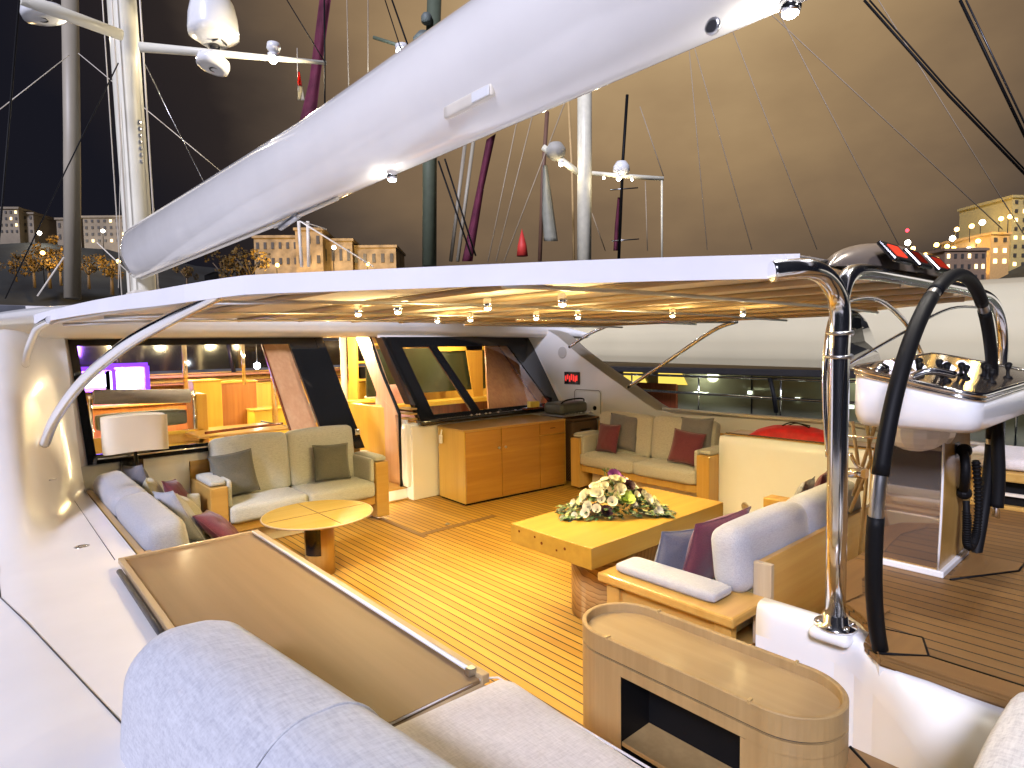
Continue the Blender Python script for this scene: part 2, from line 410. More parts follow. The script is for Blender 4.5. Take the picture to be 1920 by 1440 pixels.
for X, Y in ((.47, 4.92), (.42, 6.35)):
    b = bm_new(); lathe(b, [(.045, 0), (.045, .004), (.03, .007), (.015, .004)], (X, Y, port_z(X, Y)), 20, mat=Matrix.Diagonal((1, .9, 1, 1))); obj('deck_filler', b, CHROME, t)
    
# ================================================================== STARBOARD COAMING
t = thing('coaming', 'white coaming with broad sloping wing beside the starboard sofa, red display in it', 'coaming', (7.2, 5, 0))
prof = [(8.2, 2.68), (7.7, 2.44), (7.29, 2.26), (6.87, 1.98), (6.38, 1.70), (5.93, 1.46), (5.53, 1.24), (5.29, 1.12), (5.0, 1.09), (2.77, 1.11), (1.28, .99), (-1, .88), (-2.2, .85)]
b = bm_new(); prism(b, [(7.5, y, z) for y, z in prof]+[(7.5, -2.2, -.1), (7.5, 8.2, -.1)], (.04, 0, 0)); obj('inner_wall', b, GELW, t)
b = bm_new()
pp = curve([Vector((0, y, z)) for y, z in prof], 4)
def scx(u, v):
    i = v*(len(pp)-1); j = min(int(i), len(pp)-2); f = i-j; q = pp[j]*(1-f)+pp[j+1]*f
    k = u; wd = .42
    return Vector((7.49+wd*k, q.y, q.z + .03*math.sin(k*PI) - (.0 if k < .8 else (k-.8)*2.2)))
grid(b, scx, 12, 60); bmesh.ops.solidify(b, geom=list(b.faces), thickness=.015)
obj('coping', b, CREAM, t)
b = bm_new(); prism(b, [(7.89, 8.2, .9), (7.89, -2.2, .9), (7.89, -2.2, -2), (7.89, 8.2, -2)], (.05, 0, 0)); obj('hull_side', b, GELW, t)
b = bm_new(); tube(b, [(7.55, y, z+.03) for y, z in ((5.2, 1.11), (3.8, 1.10), (2.77, 1.11), (1.28, .99), (0, .92))], .02, 8); obj('rope_edge', b, CREAM, t)
# access hatch
hp = []
for cx, cz, a0 in ((5.99, 1.35, 0), (6.44, 1.35, 90), (6.44, .9, 180), (5.99, .9, 270)):
    for k in range(5):
        a = R(a0+90*k/4); hp.append((7.043, cx+(-.0)+.05*-math.cos(a)*-1*(-1), cz+.05*math.sin(a)))
b = bm_new(); rbox(b, (7.485, 6.33, .77), (7.5, 6.90, 1.355), .007, n=4); o = obj('access_door', b, GELW, t)
b = bm_new(); lathe(b, [(.035, 0), (.035, .01), (.0, .012)], (7.48, 6.45, 1.07), 16, mat=Matrix.Rotation(-PI/2, 4, 'Y')); obj('latch', b, BLACKM, o)
b = bm_new(); tube(b, [(7.483, y, z) for y, z in ((6.33, .80), (6.33, 1.315), (6.37, 1.355), (6.86, 1.355), (6.90, 1.315), (6.90, .80))], .004, 6); obj('door_seam', b, DKMET, o)
# speaker disc
b = bm_new(); lathe(b, [(.10, 0), (.10, .006), (.09, .008)], (7.498, 7.18, 1.97), 24, mat=Matrix.Rotation(-PI/2, 4, 'Y')); obj('speaker_grille', b, M_plain('speaker_grey', (.5, .5, .5), .7), t)
# red display
d = thing('wall_display', 'small black display glowing red on the sloping white wing', 'display', (7.48, 6.95, 1.43))
b = bm_new(); box(b, (7.47, 6.78, 1.435), (7.50, 7.12, 1.645), .006); obj('bezel', b, BLACK, d)
RED = M_emit('red_glow', (.9, .05, .04), .9)
b = bm_new()
for y, z0, z1 in ((7.08, 1.49, 1.58), (7.035, 1.52, 1.60), (6.99, 1.48, 1.58), (6.95, 1.51, 1.61), (6.905, 1.49, 1.60), (6.865, 1.48, 1.58), (6.83, 1.50, 1.59)):
    box(b, (7.466, y-.013, z0), (7.47, y+.013, z1))
obj('screen_digits', b, RED, d)

# ================================================================== CABIN HOUSE
HOUSE = thing('cabin_house', 'white deckhouse with raked aft windows, open doorway and overhanging roof', 'cabin', (3.9, 7.3, 0))
def rk(x, z, off=0.0, Y0=7.25, z0=1.0):       # point on the raked aft face, off = out of it towards the stern
    return Vector((x, Y0+.8*(z-z0)-off*.78, z+off*.62*.0-off*0))
def rpoly(bm, pts, d=.04, off=0.0, Y0=7.25, z0=1.0, bev=0.0):
    prism(bm, [rk(x, z, off, Y0, z0) for x, z in pts], (0, d, 0), bev)
# lower bulkheads
b = bm_new(); box(b, (.68, 7.25, 0), (3.60, 7.33, .985), .01)
box(b, (4.40, 7.06, 0), (7.5, 7.2, 1.03), .015)
obj('wall', b, GELW, HOUSE)
b = bm_new(); prism(b, [(.60, y, z) for y, z in ((7.26, 0), (9.2, 0), (9.2, 2.66), (8.56, 2.62), (8.24, 2.24), (7.26, 1.0))], (.04, 0, 0)); obj('side_panel', b, GELW, HOUSE)  # added panel that stops saloon lamp light reaching the port wing
# raked pieces round the windows
b = bm_new()
rpoly(b, [(.60, .985), (.80, .985), (.79, 2.27), (.60, 2.27)], .05)
rpoly(b, [(.45, 2.255), (3.60, 2.255), (3.60, 2.62), (.45, 2.62)], .05)
rpoly(b, [(3.60, 2.50), (4.62, 2.50), (4.62, 2.70), (3.60, 2.70)], .05)
rpoly(b, [(4.50, 2.25), (7.6, 2.25), (7.6, 2.70), (4.50, 2.70)], .05, 0, 7.1, 1.05)
rpoly(b, [(7.33, 1.05), (7.50, 2.27), (7.60, 2.27), (7.60, 1.05)], .05, 0, 7.1, 1.05)
rpoly(b, [(7.0, 1.0), (7.62, 1.0), (7.62, 1.06), (7.0, 1.06)], .05, 0, 7.1, 1.05)
obj('upper_wall', b, GEL, HOUSE)
b = bm_new(); prism(b, [(4.40, 7.2, .02), (4.40, 7.45, .02), (4.40, 7.45, 1.1), (4.40, 7.2, 1.1)], (.03, 0, 0)); rbox(b, (4.33, 7.09, .18), (4.55, 7.25, 1.06), .04, n=4); obj('door_pillar', b, GELW, HOUSE)
# roof with rounded visor
def roof(u, v):
    x = -.3+8.4*u; k = min(1, abs(x-3.9)/4.2)
    y0 = 8.12-.95*k**4; tap = 1-.72*k**6
    pr = [(.35, -.33), (.12, -.345), (.0, -.33), (-.06, -.27), (-.09, -.16), (-.07, -.04), (.0, .03), (.16, .07), (.6, .10), (1.6, .13), (4, .16), (13, .16)]
    q = v*(len(pr)-1); i = min(int(q), len(pr)-2); f = q-i
    dy = pr[i][0]*(1-f)+pr[i+1][0]*f; dz = pr[i][1]*(1-f)+pr[i+1][1]*f
    return Vector((x, y0+dy, 2.60-.345-.05*k**4+(dz+.345)*tap))
b = bm_new(); grid(b, roof, 60, 33); obj('roof', b, GELW, HOUSE)
def window(xs_out, xs_in, z_out, z_in, Y0, z0, label):
    """raked window: frame = black glossy ring, pane = glass"""
    (bl, br, tr, tl) = xs_out; (ibl, ibr, itr, itl) = xs_in
    b = bm_new()
    O = [(bl, z_out[0]), (br, z_out[0]), (tr, z_out[1]), (tl, z_out[1])]; I = [(ibl, z_in[0]), (ibr, z_in[0]), (itr, z_in[1]), (itl, z_in[1])]
    for i in range(4):
        j = (i+1) % 4; prism(b, [rk(*O[i], .03, Y0, z0), rk(*O[j], .03, Y0, z0), rk(*I[j], .03, Y0, z0), rk(*I[i], .03, Y0, z0)], (0, .05, 0))
    f = obj('window', b, BLACK, HOUSE); f['label'] = label
    b = bm_new(); vs = [b.verts.new(rk(*p, .01, Y0, z0)) for p in I]; b.faces.new(vs); obj('pane', b, GLASS, f)
    return f
f1 = window((.78, 3.66, 3.66, .775), (.86, 3.22, 3.20, .85), (.99, 2.265), (1.075, 2.17), 7.25, 1.0, 'left window with wide black frame, orange lit saloon behind')
b = bm_new(); box(b, (.86, 7.19, 1.035), (3.2, 7.235, 1.05), .004); obj('sill_strip', b, CHROME, f1)
f2 = window((4.55, 7.36, 7.52, 4.60), (4.80, 7.16, 6.92, 4.74), (1.02, 2.26), (1.14, 2.10), 7.1, 1.05, 'right window with dark panes beside the doorway')
b = bm_new(); rpoly(b, [(5.50, 1.13), (5.66, 1.13), (5.44, 2.11), (5.28, 2.11)], .04, .035, 7.1, 1.05); obj('mullion', b, BLACK, f2)
b = bm_new(); rpoly(b, [(4.55, 1.02), (4.80, 1.02), (4.78, 2.26), (4.60, 2.26)], .12, .09, 7.1, 1.05); rbox(b, (4.50, 6.96, 1.03), (7.2, 7.08, 1.10), .02, n=3)
obj('outer_frame', b, BLACK, f2)
b = bm_new()
for k, x in enumerate((5.35, 5.45, 5.5, 5.62, 5.7, 5.86, 6.2)): ball(b, (x, 6.96, 1.105), .018, 8, 1.6, 1, .8)
obj('window_latch', b, CHROME, f2)
# black side pane next to door, raked in the fore-and-aft plane
b = bm_new(); prism(b, [(4.52, 7.12, 1.3), (4.52, 7.42, 1.3), (4.52, 8.22, 2.26), (4.52, 7.98, 2.26)], (.03, 0, 0)); obj('side_pane', b, BLACK, HOUSE)
for z in (1.10, 1.17, 1.24):
    b = bm_new(); box(b, (4.42, 7.13, z), (4.54, 7.4, z+.02)); obj('trim_strip', b, OAKY, HOUSE)
# doorway
DOOR = obj('doorway', (lambda b: (prism(b, [(4.36, 7.30, .18), (4.36, 7.72, .18), (4.36, 7.72, 1.35), (4.36, 7.42, 1.2)], (.05, 0, 0)),
    prism(b, [(4.36, 7.36, 1.16), (4.36, 7.72, 1.16), (4.40, 8.75, 2.5), (4.40, 8.28, 2.42)], (.05, 0, 0)), b)[-1])(bm_new()), M_wood('jamb_wood', (.62, .38, .22), (.5, .27, .13), 'Z', .3, .4), HOUSE)
b = bm_new(); tube(b, curve([(4.35, 7.28, .16), (4.35, 7.28, .7), (4.35, 7.28, 1.12), (4.35, 7.33, 1.25), (4.38, 7.8, 1.78), (4.44, 8.34, 2.46)], 6), .022, 6); obj('door_seal', b, BLACKM, DOOR)
b = bm_new(); box(b, (3.66, 8.25, 2.40), (4.5, 8.33, 2.51), .01); obj('door_header', b, INW, DOOR)
b = bm_new(); box(b, (3.60, 7.22, 0), (4.40, 7.42, .15), .01); obj('door_step', b, GELW, DOOR)
b = bm_new(); box(b, (3.58, 7.205, .15), (4.42, 7.7, .175), .006); obj('threshold', b, OAKX, DOOR)
b = bm_new(); tube(b, [(3.62, 7.19, .01), (4.42, 7.19, .01)], .012, 6); obj('step_trim', b, OAKX, DOOR)
# left door post (black, raked)
b = bm_new(); rpoly(b, [(3.58, .82), (3.70, .82), (3.70, 2.26), (3.58, 2.26)], .05, .045); obj('door_post', b, BLACK, DOOR)
b = bm_new(); box(b, (3.62, 7.16, .98), (3.69, 7.18, 1.06), .006); ball(b, (3.655, 7.15, 1.035), .02, 8); obj('lock', b, CHROME, DOOR)
# black pillar under the left window
b = bm_new(); box(b, (1.05, 7.18, .3), (1.25, 7.25, 1.0), .008); obj('black_post', b, BLACK, HOUSE)

# courtesy light by the door step
t = thing('step_light', 'bright warm courtesy light low beside the doorway step', 'lamp', (3.74, 7.10, .05))
b = bm_new(); lathe(b, [(.035, -.02), (.035, .0), (.025, .012)], (3.78, 7.195, .10), 14, mat=Matrix.Rotation(PI/2, 4, 'X')); obj('housing', b, CHROME, t)
b = bm_new(); ball(b, (3.78, 7.175, .10), .022, 10); obj('lens', b, LAMP, t)
lightobj('POINT', (3.80, 7.08, .14), 9, SOFTW, t, .03)

# ================================================================== SALOON INTERIOR
b = bm_new(); box(b, (-.2, 7.45, -.2), (7.9, 15, .14)); struct('saloon_floor', b, OAKX)
t = thing('saloon_shell', 'wood lined saloon walls and ceiling seen through the cabin windows', 'interior', (4, 13, .14))
b = bm_new(); box(b, (-.2, 14.6, .14), (7.9, 14.7, 1.62)); obj('front_wall', b, INW, t)
b = bm_new(); box(b, (-.2, 14.55, 1.68), (7.9, 14.6, 2.3)); obj('windscreen', b, BLACK, t)
b = bm_new(); box(b, (-.3, 8.6, 2.38), (8, 14.9, 2.42)); obj('ceiling', b, M_plain('ceiling_grey', (.28, .25, .22), .6), t)
b = bm_new(); box(b, (-.3, 7.5, .14), (-.2, 14.9, 2.4)); box(b, (7.9, 7.5, .14), (8, 14.9, 2.4)); obj('side_wall', b, INW, t)
b = bm_new()
for x in (2.2, 4.4, 6.2): tube(b, [(x, 14.54, 1.6), (x-.1, 14.54, 2.35)], .05, 6)
obj('windscreen_post', b, DKMET, t)
b = bm_new(); box(b, (-.1, 14.2, 1.54), (7.8, 14.6, 1.60), .01); box(b, (-.1, 13.9, 1.40), (7.8, 14.5, 1.43), .01); obj('dashboard', b, M_wood('dash_wood', (.5, .25, .12), (.4, .18, .08), 'X'), t)
YEL = M_wood('yellow_veneer', (.72, .53, .08), (.64, .44, .06), 'Z', .4, .2)
# poles
for (px, y0, y1, Y, r, nm) in ((345, 650, 748, 10.5, .035, 'slim chrome pole left of centre inside the saloon'), (455, 652, 722, 10.5, .028, 'short chrome pole hanging in the middle of the saloon'), (511, 652, 800, 9.5, .045, 'thick chrome pole standing right of centre inside the saloon')):
    p = at(px, y0, Y=Y); q = at(px, y1, Y=Y); b = bm_new(); tube(b, [(p.x, Y, 2.37), (p.x, Y, q.z)], r, 12)
    tag(obj('pole', b, CHROME), nm, 'pole', 'chrome poles in the saloon')
p = at(645, 700, Y=10); b = bm_new(); tube(b, [(p.x, 10, .14), (p.x, 10, 2.37)], .055, 12); tag(obj('pole', b, CREAM), 'cream painted pole seen through the open doorway', 'pole')
# monitors
GLOWP = M_emit('purple_glow_strip', (.22, .05, 1), 1.6)
SCR = M_emit('monitor_screen', (.93, .9, 1), 3.2)
PURP = M_plain('monitor_purple_cast', (.32, .2, .6), .5)  # casing colour carries the purple light around the screens
for (x0, y0, x1, y1, lab) in ((153, 702, 198, 728, 'wide glowing white monitor at far left inside the saloon'), (208, 695, 262, 732, 'squarer glowing white monitor, right of its twin in the saloon')):
    a = at(x0, y1, Y=12.5); c = at(x1, y0, Y=12.5); t = thing('monitor', lab, 'monitor', (a.x, 12.5, a.z), group='monitors')
    b = bm_new(); box(b, (a.x-.09, 12.52, a.z-.08), (c.x+.09, 12.6, c.z+.08), .02); obj('casing', b, PURP, t)
    b = bm_new(); box(b, (a.x, 12.505, a.z), (c.x, 12.52, c.z), .004); obj('screen', b, SCR, t)
    b = bm_new(); box(b, (a.x-.13, 12.5, c.z+.08), (c.x+.13, 12.56, c.z+.14)); box(b, (c.x+.09, 12.5, a.z-.08), (c.x+.15, 12.56, c.z+.08)); obj('added_purple_strip', b, GLOWP, t)  # emission strips added for the violet glow, not a fitted light
    b = bm_new(); tube(b, [((a.x+c.x)/2, 12.58, a.z-.05), ((a.x+c.x)/2, 12.6, 1.3)], .04, 8); obj('stand', b, DKMET, t)
lightobj('AREA', (1.6, 11.9, 2.25), 170, (.30, .10, 1), None, .5, target=(1.7, 13.6, 1.7)).name = 'purple_glow'
# console desk under monitors
t = thing('chart_desk', 'orange wood desk below the glowing monitors', 'desk', (1.4, 12.6, .14))
b = bm_new(); box(b, (.4, 12.3, .14), (3.2, 13.2, 1.15), .02); obj('cabinet', b, RED_W, t)
b = bm_new(); box(b, (.35, 12.25, 1.15), (3.25, 13.25, 1.2), .01); obj('desk_top', b, INW, t)
# banquette with bolster
t = thing('saloon_sofa', 'wood framed saloon sofa with grey roller bolster and teal grey seat', 'sofa', (1.8, 9.2, .14))
a = at(170, 742, Y=9.2); c = at(360, 742, Y=9.2)
b = bm_new(); tube(b, [(a.x+.03, 9.2, a.z-.02), (c.x-.03, 9.2, c.z)], .095, 20); obj('bolster', b, FGR2, t)
b = bm_new(); tube(b, [(a.x-.03, 9.2, a.z-.02), (a.x+.03, 9.2, a.z-.02)], .03, 10); tube(b, [(c.x-.03, 9.2, c.z), (c.x+.04, 9.2, c.z)], .03, 10)
for x in (a.x-.01, c.x+.02): tube(b, [(x, 9.2, .14), (x, 9.2, a.z)], .02, 8)
obj('bolster_bracket', b, CHROME, t)
b = bm_new(); rbox(b, (a.x+.05, 9.25, 1.08), (c.x-.05, 9.5, 1.30), .06, n=4); obj('backrest', b, M_fabric('teal_fabric', (.2, .25, .24)), t)
b = bm_new(); box(b, (a.x-.02, 9.15, .14), (c.x+.12, 9.2, 1.02), .01); box(b, (c.x+.04, 9.15, .14), (c.x+.18, 9.7, 1.5), .01); box(b, (a.x-.1, 9.2, .14), (a.x-.02, 9.7, 1.45), .01); obj('frame', b, INW, t)
b = bm_new(); box(b, (c.x-.55, 9.13, .98), (c.x, 9.15, 1.02)); box(b, (c.x-.55, 9.13, .82), (c.x, 9.15, .85)); obj('shelf_edge', b, YEL, t)
# yellow / orange cabinets
def cab(px0, py0, px1, py1, Y, d, mat, lab, doors=0):
    a = at(px0, py1, Y=Y); c = at(px1, py0, Y=Y); t = thing('cabinet', lab, 'cabinet', (a.x, Y, .14))
    b = bm_new(); box(b, (a.x, Y, .14), (c.x, Y+d, c.z), .01); obj('body', b, mat, t)
    b = bm_new(); box(b, (a.x-.02, Y-.02, c.z), (c.x+.02, Y+d, c.z+.03), .005); obj('top', b, INW, t)
    return t
cab(368, 715, 415, 830, 10.6, .5, YEL, 'narrow yellow cabinet behind the saloon sofa end')
cab(417, 716, 480, 830, 11.2, .5, RED_W, 'orange brown cabinet in the middle of the left window')
cab(480, 765, 560, 830, 10.8, .6, YEL, 'low bright yellow counter in the left window')
cab(482, 712, 640, 762, 13.0, .5, INW, 'high honey coloured cupboard on the far saloon wall')
cab(660, 790, 700, 900, 10.0, .6, INW, 'small honey wood cabinet low in the doorway')
cab(640, 715, 720, 900, 12.0, .6, YEL, 'tall yellow cabinet deep inside the doorway')
# saloon dining table
t = thing('saloon_table', 'curved edge saloon table seen just above the left sofa', 'table', (2.9, 8.6, .14))
b = bm_new(); tube(b, curve([at(385, 812, Y=8.4), at(430, 806, Y=8.5), at(480, 800, Y=8.6), at(530, 794, Y=8.7)], 5), .018, 8); obj('fiddle_rail', b, MAHOG, t)
a = at(375, 820, Y=8.4); c = at(535, 800, Y=8.7); b = bm_new(); box(b, (a.x, 8.45, a.z-.03), (c.x, 9.4, a.z), .01); obj('tabletop', b, OAKX, t)
b = bm_new(); tube(b, [((a.x+c.x)/2, 8.9, .14), ((a.x+c.x)/2, 8.9, a.z-.03)], .07, 12); obj('leg', b, CHROME, t)
# chairs inside
p = at(585, 800, Y=8.7); t = thing('director_chair', 'grey backed folding chair behind the left window near the doorway', 'chair', (p.x, 8.7, .14))
b = bm_new(); rbox(b, (p.x-.24, 8.68, 1.0), (p.x+.24, 8.72, 1.30), .02, n=3); obj('backrest', b, FBEI, t)
b = bm_new(); tube(b, [(p.x-.25, 8.7, .14), (p.x-.25, 8.7, 1.33)], .015, 8); tube(b, [(p.x+.25, 8.7, .14), (p.x+.25, 8.7, 1.33)], .015, 8); tube(b, [(p.x-.6, 9.1, 1.05), (p.x-.25, 8.7, .95)], .012, 6); obj('frame', b, DKMET, t)
b = bm_new(); box(b, (p.x-.24, 8.7, .58), (p.x+.24, 9.15, .62), .01); obj('seat', b, FBEI, t)
# raked orange panel inside the left window's right end
t = thing('window_lining', 'pinkish orange wood lining inside the right end of the left window', 'panel', (3.1, 7.5, 1))
b = bm_new(); rpoly(b, [(2.90, 1.08), (3.24, 1.08), (3.24, 2.18), (2.90, 2.18)], .03, -.16); obj('panel', b, M_wood('lining_wood', (.62, .36, .2), (.5, .25, .12), 'Z', .3, .4), t)
b = bm_new(); rpoly(b, [(2.88, 1.08), (2.90, 1.08), (2.90, 2.18), (2.88, 2.18)], .04, -.14); obj('edge', b, MAHOG, t)
# lampshade by the left window (stands outside)
t = thing('floor_lamp', 'big square cream lampshade standing in front of the left window', 'lamp', (1.15, 6.98, 0))
def shade(u, v):
    z = 1.12+.35*v; a = u*2*PI; n_ = 5; c_, s_ = math.cos(a), math.sin(a)
    k = (abs(c_)**n_+abs(s_)**n_)**(-1/n_); return Vector((1.155+.275*k*c_, 6.98+.16*k*s_, z - .012*math.cos(2*a)))
b = bm_new(); grid(b, shade, 40, 3); obj('lamp_shade', b, M_plain('shade_cream', (.74, .66, .52), .7, var=.02), t)
b = bm_new(); vs = [b.verts.new(shade(i/40, 1)-Vector((0, 0, .004))) for i in range(40)]; b.faces.new(vs); obj('shade_top', b, M_plain('shade_cream2', (.74, .66, .52), .7), t)
b = bm_new(); tube(b, [(1.155, 7.0, 0), (1.155, 7.0, 1.3)], .02, 10); lathe(b, [(.12, 0), (.12, .015), (.02, .03)], (1.155, 7.0, 0)); obj('lamp_stand', b, BLACK, t)
# right window interior
t = thing('inner_door_panel', 'tall reddish wood wall panel behind the right window', 'panel', (7.3, 8.4, .14))
b = bm_new(); rpoly(b, [(5.93, 1.08), (7.32, 1.08), (7.40, 2.20), (6.60, 2.20)], .03, -.18, 7.1, 1.05); obj('panel', b, RED_W, t)
b = bm_new(); rpoly(b, [(7.00, 1.10), (7.02, 1.10), (6.80, 2.16), (6.78, 2.16)], .02, -.12, 7.1, 1.05); obj('edge_trim', b, MAHOG, t)
t = thing('galley_front', 'dark green black glass screen with yellow ledge behind the right window', 'panel', (6.2, 9.4, .14))
b = bm_new(); box(b, (5.0, 9.4, 1.26), (7.6, 9.45, 2.08)); obj('screen', b, M_plain('dark_green_glass', (.035, .045, .025), .12, coat=.5), t)
b = bm_new(); box(b, (5.0, 9.2, .14), (7.7, 9.4, 1.04)); obj('base', b, MAHOG, t)
b = bm_new(); box(b, (5.0, 9.02, 1.05), (7.7, 9.42, 1.12)); obj('ledge', b, YEL, t)
b = bm_new(); box(b, (6.4, 9.3, 2.02), (7.5, 9.36, 2.14)); obj('light_pelmet', b, YEL, t)
b = bm_new(); prism(b, [(7.22, 9.3, 1.12), (7.45, 9.3, 1.12), (7.45, 9.3, 2.1), (7.05, 9.3, 2.1)], (0, .03, 0)); obj('side_board', b, INW, t)
# through the door: seat, phone, books, stair
t = thing('saloon_armchair', 'pink upholstered armchair just inside the doorway', 'armchair', (4.7, 8.9, .14))
a = at(745, 800, Y=8.9)
b = bm_new(); rbox(b, (a.x-.45, 8.75, .85), (a.x+.3, 9.4, 1.0), .05, n=5); obj('seat', b, PINK, t)
b = bm_new(); rbox(b, (a.x-.1, 9.25, .95), (a.x+.4, 9.5, 1.45), .08, n=5); obj('backrest', b, PINK, t)
b = bm_new(); box(b, (a.x-.45, 8.78, .14), (a.x+.3, 9.4, .85), .01); obj('base', b, INW, t)
t = thing('side_table', 'small honey wood table carrying the telephone', 'table', (4.9, 10, .14))
a = at(680, 752, Y=9.8); c = at(715, 752, Y=9.8)
b = bm_new(); box(b, (a.x-.1, 9.7, a.z-.04), (c.x+.1, 10.2, a.z), .01); obj('tabletop', b, YEL, t)
b = bm_new(); box(b, (a.x, 9.8, .14), (c.x, 10.1, a.z-.04), .01); obj('base', b, PINK, t)
p = at(697, 747, Y=9.85); t = thing('telephone', 'white desk telephone on the small wooden table in the doorway', 'telephone', tuple(p))
b = bm_new(); rbox(b, (p.x-.1, 9.78, p.z), (p.x+.1, 9.95, p.z+.05), .02, n=3); obj('base', b, GELW, t)
b = bm_new(); tube(b, curve([(p.x-.09, 9.85, p.z+.05), (p.x-.06, 9.85, p.z+.10), (p.x+.06, 9.85, p.z+.12), (p.x+.10, 9.85, p.z+.07)], 4), .02, 8); obj('handset', b, GELW, t)
t = thing('bookshelf', 'wooden shelf with dark equipment in the doorway background', 'shelf', (5.2, 11, .14))
a = at(672, 690, Y=11); c = at(735, 640, Y=11)
b = bm_new()
for z in (1.45, 1.8, 2.15): box(b, (a.x, 11, z), (c.x+.4, 11.35, z+.04))
box(b, (a.x-.04, 11, .14), (a.x, 11.35, 2.37)); box(b, (c.x+.4, 11, .14), (c.x+.45, 11.35, 2.37)); obj('frame', b, INW, t)
b = bm_new(); box(b, (a.x+.05, 11.05, 1.49), (a.x+.45, 11.3, 1.72), .01); box(b, (a.x+.3, 11.05, 1.84), (a.x+.9, 11.3, 2.05), .01); obj('equipment', b, BLACKM, t)
t = thing('magazine_table', 'low dark table with white papers inside the doorway', 'table', (4.4, 8.3, .14))
b = bm_new(); box(b, (3.75, 8.0, .5), (4.45, 8.5, .54), .01); obj('tabletop', b, OAKX, t)
b = bm_new(); box(b, (3.95, 8.05, .14), (4.4, 8.45, .5), .01); obj('base', b, BLACK, t)
b = bm_new()
for k in range(4): box(b, (3.8+.12*k, 8.1+.05*(k % 2), .541+.004*k), (4.0+.12*k, 8.3+.05*(k % 2), .545+.004*k), 0, .3*k)
obj('magazine', b, GELW, t)
t = thing('companion_panel', 'glowing amber wooden side panel filling the lower right of the doorway', 'panel', (4.5, 7.9, .14))
b = bm_new(); box(b, (4.36, 7.72, .14), (4.42, 8.7, 1.25), .01); obj('panel', b, INW, t)
# interior lights (saloon is lit)
for (x, y, z, e, c) in ((2.6, 11.2, 2.33, 300, (1, .75, .35)), (5.0, 10.6, 2.33, 220, (1, .78, .4)), (4.1, 8.9, 2.33, 150, (1, .80, .45)), (6.3, 8.75, 2.30, 60, (1, .72, .4)), (2.0, 9.0, 2.33, 22, (1, .75, .45))):
    t = thing('ceiling_lamp', 'warm ceiling lamp of the saloon ' + {2.6: 'above the middle cabinets', 5.0: 'deep inside the doorway', 4.1: 'just inside the doorway', 6.3: 'behind the right window', 2.0: 'above the saloon sofa'}[x], 'lamp', (x, y, z), group='saloon ceiling lamps')
    b = bm_new(); lathe(b, [(.07, .045), (.07, .02), (.05, .0)], (x, y, z), 16); obj('housing', b, CHROME, t)
    b = bm_new(); lathe(b, [(.045, -.001), (.045, -.008)], (x, y, z), 14); obj('lens', b, LAMP, t)
    lightobj('POINT', (x, y, z-.08), e, c, t, .08)
p = at(482, 686, Y=12); t = thing('reading_lamp', 'bright round lamp glaring through the left window', 'lamp', tuple(p))
b = bm_new(); ball(b, p, .06, 12); obj('bulb', b, LAMPW, t)
b = bm_new(); tube(b, [tuple(p), (p.x, p.y, 2.38)], .01, 6); obj('cord', b, DKMET, t)

# ================================================================== SOFAS
def sofa(label, loc, rotz, W, D=.72, arm_h=.72, arm_w=.18, seat=.50, seat_t=.19, back=1.10, board=None, wood=OAKX, fab=FAB, tilt=.16, arm_pad='pad', legs=True, armx=(0, 0), back_t=.2):
    """local: x across (centred), y = 0 at the front, back towards +y"""
    t = thing('sofa', label, 'sofa', loc, rotz)
    h = W/2
    for s_ in (-1, 1):
        x0, x1 = sorted((s_*h, s_*(h-arm_w)))
        b = bm_new(); box(b, (x0, 0, .05), (x1, D, arm_h), .012); a = lob('arm', b, wood, t)
        if arm_pad == 'pad':
            b = bm_new(); rbox(b, (x0+.01, .04, arm_h), (x1-.0, D-.12, arm_h+.065), .03, .01, 5); lob('arm_cushion', b, fab, a)
            xi0, xi1 = (x1, x1+.055) if s_ < 0 else (x0-.055, x0)
            b = bm_new(); rbox(b, (xi0, .03, seat-.02), (xi1, D-.1, arm_h+.05), .025, .0, 5); lob('side_cushion', b, fab, a)
    b = bm_new(); box(b, (-h+arm_w, .04, seat-seat_t-.10), (h-arm_w, D-.06, seat-seat_t), .01); lob('frame', b, wood, t)
    bd = board or back-.18
    b = bm_new(); box(b, (-h+.0, D, .05), (h-.0, D+.04, bd), .008); lob('back_panel', b, wood, t)
    b = bm_new(); box(b, (-h+arm_w+.05, .22, .0), (h-arm_w-.05, D-.1, seat-seat_t-.1), .01); lob('plinth', b, CREAM, t)
    if legs:
        for s_ in (-1, 1):
            for y in (.08, D-.08):
                b = bm_new(); lathe(b, [(.02, 0), (.025, .05)], (s_*(h-arm_w/2), y, 0), 10); lob('foot', b, CHROME, t)
    iw = (W-2*arm_w-.02)
    for k in (0, 1):
        x0 = -h+arm_w+.01+k*iw/2; x1 = x0+iw/2-.004
        b = bm_new(); rbox(b, (x0, -.02, seat-seat_t), (x1, D-.16, seat), .045, .022, 8); lob('seat_cushion', b, fab, t)
        b = bm_new(); c = Vector(((x0+x1)/2, D-back_t/2-.03, (seat+back)/2-.01)); hh = (back-seat)/2+.02
        rbox(b, c-Vector(((x1-x0)/2, back_t/2, hh)), c+Vector(((x1-x0)/2, back_t/2, hh)), .06, .02, 8, mat=Matrix.Rotation(-tilt, 4, 'X')); lob('back_cushion', b, fab, t)
    # seam line between the back cushions
    return t
sofa('sage grey two seat sofa with wooden arms against the bulkhead below the left window', (2.70, 6.50, 0), 0, 2.02, .72, .72, .17, .50, .19, 1.12, fab=FAB, tilt=.13, board=.9)
sofa('pale grey two seat sofa along the starboard side, between wooden sideboard and white locker', (6.40, 4.88, 0), -PI/2, 2.22, .62, .76, .17, .56, .18, 1.10, fab=M_fabric('sofa_fabric_pale', (.46, .44, .4)), wood=OAKZ, tilt=.14, board=.95)
